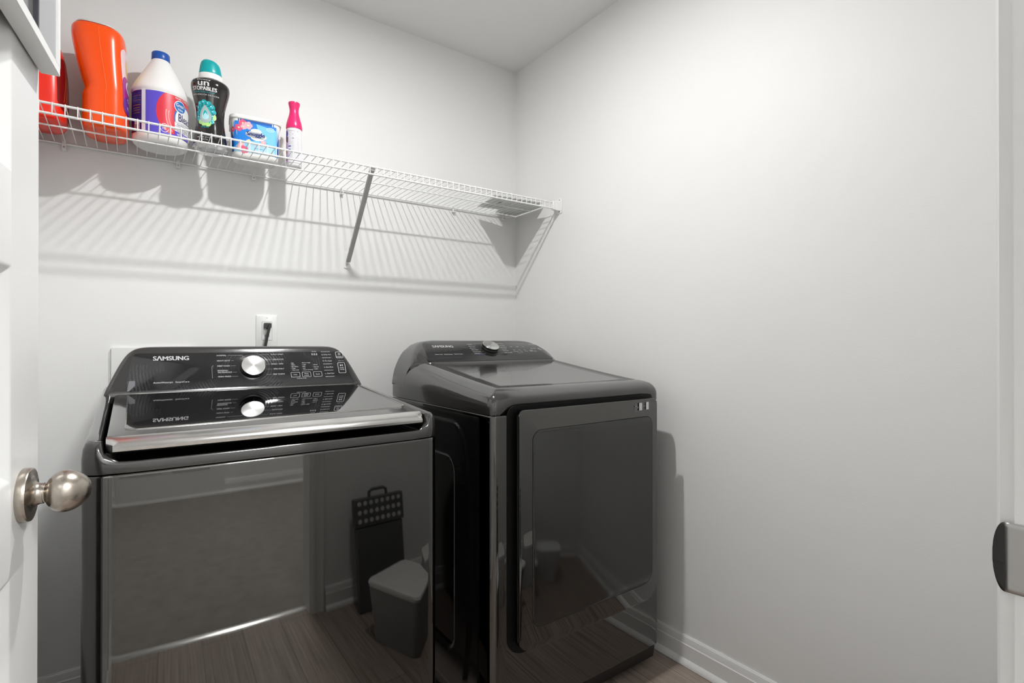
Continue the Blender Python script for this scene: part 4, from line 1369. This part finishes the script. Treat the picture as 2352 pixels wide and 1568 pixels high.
def tfr(lay):
    def f(u, v):
        v = 0.018 + (v - 0.022) * 1.02
        # front face follows the taper; the ends wrap round the corners
        hx = 0.0705 + (0.0765 - 0.0705) * (v - 0.012) / 0.126
        hy = 0.0475 + (0.0515 - 0.0475) * (v - 0.012) / 0.126
        r = 0.026
        flat = hx - r
        s = 1 if u > 0 else -1
        a_ = abs(u)
        e = 0.0004 + 0.00013 * lay
        if a_ <= flat:
            return tpt(u, -hy - e, v)
        t = (a_ - flat) / r
        if t <= PI / 2:
            return tpt(s * (flat + (r + e) * math.sin(t)), -hy + r - (r + e) * math.cos(t), v)
        return tpt(s * (hx + e), -hy + r + (a_ - flat - r * PI / 2), v)
    return f
tlb = MB()
def tp_(polys, mi, lay): put(tlb, poly_mesh(polys), tfr(lay), mi, step=0.006, smooth=True)
def tt_(s, u, v, w_, h_, mi, lay, bold=0.0): put(tlb, text_bm(s, w_, h_, bold), tfr(lay), mi, step=0.006, du=u, dv=v, smooth=True)
tp_([rrect(-0.085, 0.022, 0.078, 0.128, 0.008)], 6, 0)
tp_([rrect(-0.068, 0.022, 0.066, 0.120, 0.006)], 0, 1)
tp_([[(0.0, 0.119), (0.066, 0.108), (0.066, 0.060), (0.045, 0.050), (0.01, 0.085)]], 1, 2)
tp_([[(-0.068, 0.022), (0.066, 0.022), (0.066, 0.050), (0.035, 0.060), (0.0, 0.064), (-0.03, 0.060), (-0.068, 0.036)]], 1, 2.2)
tp_([[(-0.040, 0.022), (0.060, 0.022), (0.055, 0.047), (0.02, 0.055), (-0.025, 0.050)]], 8, 2.6)
def flower(u, v, r, mi, lay):
    for k in range(5):
        a = 2 * PI * k / 5 + u * 50
        tp_([ellipse(u + r * 0.55 * math.cos(a), v + r * 0.55 * math.sin(a), r * 0.48, r * 0.48, 12)], mi, lay + 0.05 * k)
    tp_([ellipse(u, v, r * 0.25, r * 0.25, 10)], 7, lay + 0.5)
for u, v, r, mi in ((-0.040, 0.115, 0.012, 2), (-0.024, 0.110, 0.013, 3), (-0.052, 0.099, 0.012, 2), (-0.038, 0.103, 0.009, 3), (-0.072, 0.093, 0.009, 2), (0.022, 0.062, 0.009, 3),
                    (-0.022, 0.058, 0.008, 7), (-0.044, 0.045, 0.010, 3), (-0.036, 0.030, 0.013, 2), (-0.050, 0.034, 0.010, 3)):
    flower(u, v, r, mi, 3)
# cloud behind the name (the picture above it is left plain)
for u, v, a_, b_ in ((-0.002, 0.082, 0.030, 0.010), (0.004, 0.073, 0.020, 0.009), (-0.018, 0.083, 0.014, 0.009), (0.018, 0.079, 0.014, 0.008), (0.0, 0.094, 0.017, 0.009)):
    tp_([ellipse(u, v, a_, b_, 26)], 4, 4)
tt_('Snuggle', -0.0285, 0.0745, 0.055, 0.0170, 5, 6, 0.03)
tp_([ellipse(0.044, 0.108, 0.0125, 0.0065, 22)], 4, 3)
tp_([ellipse(0.044, 0.108, 0.0112, 0.0054, 22)], 1, 3.3)
tt_('fresh', 0.0370, 0.1055, 0.014, 0.0045, 4, 4)
tt_('BLUE SPARKLE', -0.012, 0.0450, 0.045, 0.0045, 4, 4, 0.01)
tt_('sheets', -0.006, 0.0370, 0.030, 0.0055, 0, 4)
tt_('hojas suavizantes', -0.006, 0.0295, 0.045, 0.0035, 4, 4)
tlb.build('label', M_tlab, tub, autosmooth=60)
MB().box((tx + 0.070, ty - 0.012, tz + 0.096), (tx + 0.0795, ty + 0.006, tz + 0.118)).build('side_latch', M_tubp, tub, bevel=0.002)
MB().box((tx - 0.0790, ty - 0.008, tz + 0.094), (tx - 0.0735, ty + 0.010, tz + 0.116)).build('side_latch', M_tubp, tub, bevel=0.002)

# --- pink spray can
px_, py_ = -1.083, -0.150
pz = base(px_)
can = thing('spray_can', 'slim spray can with a waisted hot pink cap to the right of the blue tub', 'spray can', (px_, py_, pz))
M_can = mat('can_white', (0.80, 0.79, 0.80, 1), 0.25)
CR = 0.0262
MB().lathe([(0, 0.003), (0.020, 0.003), (0.0225, 0.0), (0.0245, 0.002), (0.0255, 0.006), (0.0240, 0.008), (CR - 0.0008, 0.010), (CR - 0.0008, 0.128), (0.0245, 0.134), (0.0225, 0.139), (0, 0.139)], (px_, py_, pz), n=56).build('can_body', M_can, can, autosmooth=50)
M_pink = mat('hot_pink_plastic', (0.80, 0.022, 0.16, 1), 0.28)
MB().lathe([(0, 0.134), (0.0262, 0.134), (0.0272, 0.138), (0.0268, 0.146), (0.0245, 0.158), (0.0205, 0.172), (0.0165, 0.187), (0.0150, 0.198), (0.0155, 0.208), (0.0180, 0.219), (0.0195, 0.225), (0.0190, 0.2285), (0.0150, 0.2285), (0.0110, 0.2250), (0, 0.2245)],
           (px_, py_, pz), n=56).build('cap', M_pink, can, autosmooth=60)
M_clab = [mat('can_label_white', (0.78, 0.77, 0.80, 1), 0.35), mat('can_label_violet', (0.30, 0.12, 0.36, 1), 0.3), mat('can_label_plum', (0.10, 0.012, 0.07, 1), 0.3), M_blueprint, mat('can_label_ink', (0.16, 0.14, 0.24, 1), 0.4),
          mat('can_label_lilac', (0.60, 0.42, 0.66, 1), 0.3), mat('can_label_gold', (0.62, 0.30, 0.07, 1), 0.35)]
cl_ = MB()
CA = R(-128)
def ccf(lay):
    r = CR + 0.00012 * lay
    return lambda u, v: (px_ + r * math.cos(CA + u / CR), py_ + r * math.sin(CA + u / CR), pz + v)
def cp2(polys, mi, lay): put(cl_, poly_mesh(polys), ccf(lay), mi, step=0.004, smooth=True)
def ct2(s, u, v, w_, h_, mi=4, lay=3): put(cl_, text_bm(s, w_, h_), ccf(lay), mi, step=0.004, du=u, dv=v, smooth=True)
cp2([rect(-0.045, 0.012, -0.010, 0.127)], 5, 1)
cp2([rect(-0.010, 0.012, 0.040, 0.127)], 0, 1)
cp2([ellipse(-0.017, 0.112, 0.0065, 0.011, 20)], 3, 2)
cp2([[(-0.026, 0.105), (-0.0105, 0.100), (-0.0105, 0.080), (-0.020, 0.085), (-0.027, 0.092)]], 2, 2)
cp2([ellipse(-0.020, 0.052, 0.006, 0.009, 16)], 6, 2)
cp2([ellipse(-0.017, 0.025, 0.006, 0.006, 16)], 2, 2)
cp2([rect(-0.009, 0.0655, 0.001, 0.0700), rect(-0.009, 0.0500, 0.000, 0.0585)], 3, 3)
ct2('AIR MIST READ LABEL', -0.007, 0.1200, 0.034, 0.0030)
for k, (u, v) in enumerate(((0.000, 0.110), (0.012, 0.110), (-0.004, 0.096), (0.008, 0.096), (0.020, 0.096))):
    cp2(arc_polys(u, v, 0.0048, 0.0005, 0, 360, 16), 4, 3)
cp2([[(0.005, 0.0945), (0.011, 0.0945), (0.008, 0.0985)]], 4, 4)
for k in range(18):
    v = 0.0860 - k * 0.0039
    ct2('keep away from heat and flame' if k % 2 else 'use only as directed in rooms', 0.0025 if 0.048 < v < 0.072 else -0.008, v, 0.026 if 0.048 < v < 0.072 else 0.036, 0.0022)
cl_.build('label', M_clab, can, autosmooth=60)

# --- detergent jugs
def jugbody(cx, cy, z0, hw, hd, H, rot, prof_w, seed):
    """stacked superellipse sections; prof_w: (height, width factor, depth factor, x shift)"""
    n = 64
    m = MB()
    rings = []
    for h, fw, fd, sh in prof_w:
        ring = []
        for k in range(n):
            t = 2 * PI * k / n
            c, s = math.cos(t), math.sin(t)
            e = 0.62
            x_ = hw * fw * (abs(c) ** e) * (1 if c > 0 else -1) + sh
            y_ = hd * fd * (abs(s) ** e) * (1 if s > 0 else -1)
            ring.append((cx + x_ * math.cos(rot) - y_ * math.sin(rot), cy + x_ * math.sin(rot) + y_ * math.cos(rot), z0 + h * H))
        rings.append(ring)
    m.loft(rings)
    return m
def sm(P, n=60):
    """resample a section table smoothly"""
    out = []
    for k in range(n + 1):
        h = P[0][0] + (P[-1][0] - P[0][0]) * k / n
        out.append((h,) + tuple(smooth_interp(h, [(p[0], p[i]) for p in P]) for i in (1, 2, 3)))
    return out
ox, oy = -1.622, -0.128
oz = base(ox)
OR = R(-2)
orj = thing('detergent_jug', 'tall bright orange detergent jug standing between the red jug and the bleach jug', 'bottle', (ox, oy, oz), 'detergent jugs at the left end of the shelf')
M_or = mat('orange_plastic', (0.98, 0.085, 0.0, 1), 0.26, var=0.01)
OP = [(0.0, 0.72, 0.80, 0.011), (0.010, 0.86, 0.92, 0.012), (0.040, 0.94, 0.99, 0.012), (0.10, 0.96, 1.0, 0.012), (0.20, 0.96, 1.0, 0.012), (0.28, 0.95, 1.0, 0.012), (0.34, 0.95, 1.0, 0.012), (0.385, 0.90, 1.0, 0.0140), (0.42, 0.905, 1.0, 0.0135), (0.50, 0.950, 1.0, 0.0100),
      (0.60, 1.00, 1.0, 0.006), (0.70, 1.05, 1.0, 0.002), (0.80, 1.09, 1.0, -0.001), (0.88, 1.12, 1.0, -0.003), (0.94, 1.12, 0.97, -0.004), (0.975, 1.08, 0.93, -0.005), (0.99, 1.01, 0.88, -0.005), (1.0, 0.92, 0.84, -0.005)]
jugbody(ox, oy, oz, 0.056, 0.082, 0.298, OR, sm(OP), 1).build('jug_body', M_or, orj, autosmooth=60)
# pale top deck
M_pale = mat('pale_cap_plastic', (0.62, 0.63, 0.62, 1), 0.35)
TP = [(0.0, 0.93, 0.88, -0.006), (0.3, 0.94, 0.88, -0.006), (0.7, 0.87, 0.84, -0.006), (1.0, 0.74, 0.76, -0.006)]
jugbody(ox, oy, oz + 0.2975, 0.056, 0.082, 0.008, OR, sm(TP, 8), 1).build('jug_top', M_pale, orj, autosmooth=40)
# seam line down the narrow side facing the room
seam = MB()
spts = []
for k in range(30):
    h = 0.05 + 0.93 * k / 29
    e = [s_ for s_ in sm(OP, 120) if s_[0] >= h - 1e-6][0]
    y_ = -0.082 * e[2]
    x_ = e[3] + 0.004
    spts.append((ox + x_ * math.cos(OR) - y_ * math.sin(OR), oy + x_ * math.sin(OR) + y_ * math.cos(OR), oz + h * 0.298))
seam.tube(spts, 0.0007, 6)
seam.build('mould_seam', mat('light_orange_seam', (0.95, 0.16, 0.03, 1), 0.3), orj)
# wrap label on its right flank
M_ol = [mat('jug_label_magenta', (0.42, 0.02, 0.28, 1), 0.3), mat('jug_label_pale', (0.85, 0.62, 0.66, 1), 0.3), mat('jug_label_violet', (0.16, 0.03, 0.32, 1), 0.3), M_print, mat('jug_label_yellow', (0.88, 0.55, 0.08, 1), 0.3)]
OS = sm(OP, 120)
def oside(lay, jx, jy, jz, hw, hd, H, rot, PS):
    def f(u, v):
        e = PS[max(0, min(len(PS) - 1, int(round(v / H * (len(PS) - 1)))))]
        # u measured along depth; the flank of a superellipse
        s_ = max(-0.97, min(0.97, u / (hd * e[2])))
        c_ = (1 - abs(s_) ** (2 / 0.62)) ** (0.62 / 2)
        x_ = hw * e[1] * c_ + e[3] + 0.0007 + 0.00025 * lay
        return (jx + x_ * math.cos(rot) - u * math.sin(rot), jy + x_ * math.sin(rot) + u * math.cos(rot), jz + v)
    return f
ol = MB()
def op_(polys, mi, lay): put(ol, poly_mesh(polys), oside(lay, ox, oy, oz, 0.056, 0.082, 0.298, OR, OS), mi, step=0.005, smooth=True)
def ot_(s, u, v, w_, h_, mi, lay, bold=0.0): put(ol, text_bm(s, w_, h_, bold), oside(lay, ox, oy, oz, 0.056, 0.082, 0.298, OR, OS), mi, step=0.005, du=u, dv=v, smooth=True)
op_([rrect(-0.066, 0.060, 0.066, 0.250, 0.02)], 1, 1)
op_([rrect(-0.066, 0.060, 0.066, 0.170, 0.02)], 0, 2)
op_([rrect(-0.066, 0.060, 0.066, 0.110, 0.02)], 2, 3)
op_([ellipse(0.0, 0.205, 0.040, 0.030, 26)], 4, 3)
ot_('Gain', -0.050, 0.125, 0.100, 0.035, 3, 5, 0.04)
ot_('Original', -0.045, 0.095, 0.080, 0.014, 3, 5, 0.01)
ot_('HE 107 loads', -0.045, 0.075, 0.070, 0.010, 3, 5)
ol.build('label', M_ol, orj, autosmooth=60)

rx_, ry_ = -1.760, -0.122
rz_ = base(rx_)
rj = thing('detergent_jug', 'red detergent jug half hidden behind the open door at the end of the shelf', 'bottle', (rx_, ry_, rz_), 'detergent jugs at the left end of the shelf')
M_red = mat('red_plastic', (0.90, 0.030, 0.014, 1), 0.25)
RP = [(0.0, 0.74, 0.82, 0.0), (0.015, 0.90, 0.95, 0.0), (0.05, 0.97, 1.0, 0.0), (0.15, 1.0, 1.0, 0.0), (0.35, 1.0, 1.0, 0.0), (0.55, 0.98, 0.98, -0.001), (0.70, 0.94, 0.92, -0.004), (0.82, 0.84, 0.82, -0.008), (0.92, 0.66, 0.66, -0.014), (0.97, 0.52, 0.55, -0.018), (1.0, 0.42, 0.48, -0.020)]
jugbody(rx_, ry_, rz_, 0.062, 0.078, 0.280, R(1), sm(RP), 2).build('jug_body', M_red, rj, autosmooth=60)
MB().lathe([(0, 0.274), (0.026, 0.274), (0.027, 0.278), (0.0265, 0.304), (0.024, 0.308), (0, 0.3085)], (rx_ - 0.020, ry_, rz_), n=40).build('cap', M_black, rj)
RS = sm(RP, 120)
rl = MB()
M_rl = [mat('dark_red_label', (0.18, 0.004, 0.006, 1), 0.3), M_print, mat('red_label_gold', (0.55, 0.12, 0.04, 1), 0.3)]
def rp_(polys, mi, lay): put(rl, poly_mesh(polys), oside(lay, rx_, ry_, rz_, 0.062, 0.078, 0.280, R(1), RS), mi, step=0.005, smooth=True)
rp_([rrect(-0.070, 0.030, 0.066, 0.185, 0.03)], 0, 1)
for k in range(9):
    rp_([[(-0.055 + 0.010 * k, 0.060), (-0.053 + 0.010 * k, 0.060), (-0.035 + 0.010 * k, 0.165), (-0.037 + 0.010 * k, 0.165)]], 2, 2)
rl.build('label', M_rl, rj, autosmooth=60)

# --- instruction sheets lying on the shelf at its right end
M_paper = mat('white_paper', (0.74, 0.74, 0.74, 1), 0.7, var=0.01)
M_pink_p = mat('grey_ink', (0.10, 0.10, 0.11, 1), 0.7)
def sheet(name, Q, z0, thick, label, inks, group=None):
    c = (sum(p[0] for p in Q) / 4, sum(p[1] for p in Q) / 4)
    th_ = thing(name, label, 'paper', (c[0], c[1], z0), group)
    m = MB()
    def q(u, v, z):
        a = Vector(Q[0]).lerp(Vector(Q[1]), u)
        b = Vector(Q[3]).lerp(Vector(Q[2]), u)
        p = a.lerp(b, v)
        return (p.x, p.y, z + 0.0006 * math.sin(u * 9) * math.sin(v * 7))
    for dz, in ((0.0,), (thick,)):
        m.grid([[q(i / 12, j / 12, z0 + dz) for j in range(13)] for i in range(13)])
    ring0 = [q(i / 12, 0, z0) for i in range(12)] + [q(1, j / 12, z0) for j in range(12)] + [q(1 - i / 12, 1, z0) for i in range(12)] + [q(0, 1 - j / 12, z0) for j in range(12)]
    m.loft([ring0, [(x, y, z + thick) for x, y, z in ring0]], cap0=False, cap1=False, smooth=False)
    po = m.build('pages', M_paper, th_)
    k_ = MB()
    for u0, v0, u1, v1 in inks:
        k_.add([q(u0, v0, z0 - 0.0009), q(u1, v0, z0 - 0.0009), q(u1, v1, z0 - 0.0009), q(u0, v1, z0 - 0.0009)], [(0, 1, 2, 3)])
    k_.build('print', M_pink_p, th_)
zp = sz(-0.15) + 0.0056
random.seed(11)
inkA = [(0.25 + 0.02 * k, 0.42, 0.262 + 0.02 * k, 0.47) for k in range(4)] + [(0.42 + 0.03 * k, 0.43, 0.44 + 0.03 * k, 0.45) for k in range(3)] + [(0.1, 0.70, 0.80, 0.708), (0.1, 0.80, 0.55, 0.808)]
sheet('instruction_sheet', [(-0.300, -0.262), (-0.062, -0.285), (-0.040, -0.095), (-0.262, -0.056)], zp, 0.0012,
      'white printed sheet near the front lip at the right end of the shelf', inkA, 'instruction sheets at the right end of the shelf')
inkB = [(0.15, 0.75, 0.85, 0.756), (0.2, 0.62, 0.30, 0.66), (0.32, 0.62, 0.36, 0.66), (0.5, 0.55, 0.9, 0.556), (0.15, 0.88, 0.7, 0.886), (0.15, 0.30, 0.6, 0.306)]
sheet('instruction_sheet', [(-0.178, -0.214), (-0.006, -0.222), (-0.006, -0.006), (-0.128, -0.006)], zp + 0.0034, 0.0012,
      'white printed sheet at the back right corner of the shelf, partly over another sheet', inkB, 'instruction sheets at the right end of the shelf')

# ------------------------------------------------------------------ wall outlet, cord, water box
ou = thing('wall_outlet', 'white wall outlet above the washing machine', 'outlet', (-1.144, 0, 1.140))
oxc, ozc = -1.1435, 1.1395
m = MB()
rings = []
for ins, y in ((0.0, -0.0003), (0.0, -0.0035), (0.0015, -0.0052), (0.0032, -0.0060)):
    rings.append([(u, y, v) for u, v in rrect(oxc - 0.0365 + ins, ozc - 0.059 + ins, oxc + 0.0365 - ins, ozc + 0.059 - ins, 0.003, 3)])
m.loft(rings, smooth=False)
m.build('cover_plate', M_plast_w, ou)
m = MB()
m.loft([[(u, y, v) for u, v in rrect(oxc - 0.0168, ozc - 0.0335, oxc + 0.0168, ozc + 0.0335, 0.002, 3)] for y in (-0.0061, -0.0078)], smooth=False)
rcp = m.build('receptacle', M_plast_w, ou)
m = MB()
m.loft([[(u, y, v) for u, v in rrect(oxc - 0.0176, ozc - 0.0343, oxc + 0.0176, ozc + 0.0343, 0.0025, 3)] for y in (-0.0058, -0.0062)], smooth=False)
m.build('receptacle_gap', M_dark, ou)
sl_ = MB()
for zz in (ozc - 0.018, ozc + 0.018):
    sl_.box((oxc - 0.0072, -0.0081, zz - 0.004), (oxc - 0.0054, -0.0076, zz + 0.004))
    sl_.box((oxc + 0.0054, -0.0081, zz - 0.0035), (oxc + 0.0070, -0.0076, zz + 0.0035))
    sl_.lathe([(0, 0), (0.0026, 0), (0.0026, 0.0005), (0, 0.0005)], (oxc, -0.0076, zz - 0.0105), (0, -1, 0), n=14)
sl_.build('slots', M_dark, rcp)
for zz in (ozc + 0.0485, ozc - 0.0485):
    MB().lathe([(0, 0), (0.0032, 0), (0.0026, 0.0010), (0, 0.0012)], (oxc, -0.0060, zz), (0, -1, 0), n=16).build('screw', M_plast_w, ou)
cd = thing('power_cord', 'black power cord plugged into the wall outlet and hanging behind the washer', 'cord', (oxc, -0.03, 1.155))
m = MB()
m.loft([[(oxc + 0.0005 + u * k, y, ozc + 0.019 + v * k) for u, v in rrect(-0.0125, -0.0095, 0.0125, 0.0105, 0.004, 4)] for y, k in ((-0.0083, 0.9), (-0.010, 1.0), (-0.022, 0.98), (-0.030, 0.80))])
m.build('plug', M_rubber, cd)
pth = [Vector((oxc + 0.002, -0.028, ozc + 0.017)), Vector((oxc + 0.001, -0.040, ozc + 0.010)), Vector((oxc - 0.004, -0.046, ozc - 0.008)), Vector((oxc - 0.010, -0.050, ozc - 0.035)),
       Vector((oxc - 0.016, -0.055, ozc - 0.070)), Vector((oxc - 0.020, -0.060, ozc - 0.13)), Vector((oxc - 0.022, -0.065, ozc - 0.25)), Vector((oxc - 0.020, -0.070, ozc - 0.60))]
def spline(P, n=8):
    out = []
    for i in range(len(P) - 1):
        p0, p1, p2, p3 = P[max(i - 1, 0)], P[i], P[i + 1], P[min(i + 2, len(P) - 1)]
        for k in range(n):
            t = k / n
            out.append(0.5 * ((2 * p1) + (p2 - p0) * t + (2 * p0 - 5 * p1 + 4 * p2 - p3) * t * t + (3 * p1 - p0 - 3 * p2 + p3) * t ** 3))
    out.append(P[-1])
    return out
cpts = spline(pth)
m = MB()
for dx in (-0.0022, 0.0022):
    m.tube([p + Vector((dx, 0, 0)) for p in cpts], 0.0028, 8)
m.build('cord', M_rubber, cd)
m = MB()
m.tube([p for p in cpts[:9]], [0.0052 - 0.0002 * k for k in range(9)], 10)
m.build('strain_relief', M_rubber, cd)

wb = thing('washer_outlet_box', 'flat white plastic water supply box on the wall, peeking out behind the washer', 'box', (-1.49, 0, 0.97))
m = MB()
X0_, X1_, Z0_, Z1_ = -1.6005, -1.37, 0.86, 1.079
for a_, b_ in (((X0_, -0.012, Z0_), (X0_ + 0.10, -0.0005, Z1_)), ((X1_ - 0.02, -0.012, Z0_), (X1_, -0.0005, Z1_)), ((X0_ + 0.10, -0.012, Z1_ - 0.02), (X1_ - 0.02, -0.0005, Z1_)), ((X0_ + 0.10, -0.012, Z0_), (X1_ - 0.02, -0.0005, Z0_ + 0.02))):
    m.box(a_, b_)
m.build('face_frame', M_plast_w, wb)
MB().box((X0_ + 0.1002, -0.004, Z0_ + 0.0202), (X1_ - 0.0202, -0.0006, Z1_ - 0.0202)).build('back_plate', M_plast_w, wb)
M_hose = mat('grey_hose', (0.25, 0.25, 0.25, 1), 0.5)
for x in (-1.46, -1.42):
    MB().tube(spline([Vector((x, -0.005, 0.96)), Vector((x, -0.035, 0.955)), Vector((x, -0.060, 0.93)), Vector((x, -0.070, 0.80)), Vector((x, -0.08, 0.5))], 6), 0.010, 10).build('hose', M_hose, wb)

# ------------------------------------------------------------------ things behind the camera seen in the washer's front
STX, STY = -0.655, -1.885
stl = thing('step_stool', 'folded dark step stool with a dotted top leaning on the wall beside the doorway', 'step stool', (STX, STY, 0))
M_stool = mat('dark_grey_plastic', (0.10, 0.10, 0.10, 1), 0.45)
M_dot = mat('light_grip_dot', (0.55, 0.55, 0.55, 1), 0.6)
TL = 0.075          # lean: the top rests against the wall
def spt(u, h, k):
    """u across, h up along the stool, k thickness towards the room"""
    a = math.atan2(TL, 0.52)
    return (STX + u, STY + 0.02 - h * math.sin(a) + k * math.cos(a), h * math.cos(a) + k * math.sin(a))
m = MB()
def sbox(m, u0, u1, h0, h1, k0, k1, mi=0):
    vs = [spt(u, h, k) for h in (h0, h1) for u, k in ((u0, k0), (u1, k0), (u1, k1), (u0, k1))]
    m.add(vs, [(0, 3, 2, 1), (4, 5, 6, 7), (0, 1, 5, 4), (1, 2, 6, 5), (2, 3, 7, 6), (3, 0, 4, 7)], mi)
sbox(m, -0.125, 0.125, 0.335, 0.450, -0.020, 0.018)
m.build('stool_top', M_stool, stl, bevel=0.004)
m = MB()
sbox(m, -0.118, 0.118, 0.0, 0.332, -0.018, 0.014)
m.build('folded_leg', M_stool, stl, bevel=0.004)
m = MB()
m.tube([spt(-0.045, 0.448, 0), spt(-0.043, 0.472, 0), spt(-0.030, 0.480, 0), spt(0.030, 0.480, 0), spt(0.043, 0.472, 0), spt(0.045, 0.448, 0)], 0.007, 10)
m.build('handle', M_stool, stl)
m = MB()
for r_ in range(3):
    for c_ in range(8):
        m.lathe([(0, 0), (0.0095, 0), (0.0085, 0.002), (0, 0.002)], spt(-0.100 + c_ * 0.0285, 0.430 - r_ * 0.035, 0.018), (0, 0.98, 0.14), n=16)
m.build('grip_dot', M_dot, stl)

def bin_(name, cx, cy, w_, dp, H, rot, label, cat, m_body, m_lid, lidh=0.02):
    t = thing(name, label, cat, (cx, cy, 0))
    def q(x, y, z): return (cx + x * math.cos(rot) - y * math.sin(rot), cy + x * math.sin(rot) + y * math.cos(rot), z)
    m = MB()
    m.loft([[q(u, v, z) for u, v in trr(w_ / 2 * k, dp / 2 * k, 0.025)] for z, k in ((0.0, 0.82), (0.006, 0.84), (H - 0.01, 0.985), (H, 0.985))])
    m.build('bin_body', m_body, t)
    m = MB()
    m.loft([[q(u, v, z) for u, v in trr(w_ / 2 * k, dp / 2 * k, 0.028)] for z, k in ((H, 1.0), (H + lidh * 0.6, 1.02), (H + lidh, 0.99), (H + lidh * 1.1, 0.9))])
    m.build('bin_lid', m_lid, t)
    return t
M_bin = mat('pale_grey_bin_plastic', (0.30, 0.30, 0.30, 1), 0.35)
M_blid = mat('white_bin_lid', (0.72, 0.72, 0.71, 1), 0.45, var=0.03, vscale=20)
bin_('waste_bin', -0.668, -1.575, 0.225, 0.275, 0.205, R(-20), 'grey waste bin with a white lid in front of the step stool', 'bin', M_bin, M_blid)
bin_('storage_pail', -0.40, -1.70, 0.17, 0.15, 0.20, R(10), 'small white pail with a lid behind the waste bin', 'pail', M_blid, M_blid)
for o in list(bpy.data.objects):
    if '_org' in o:
        del o['_org']
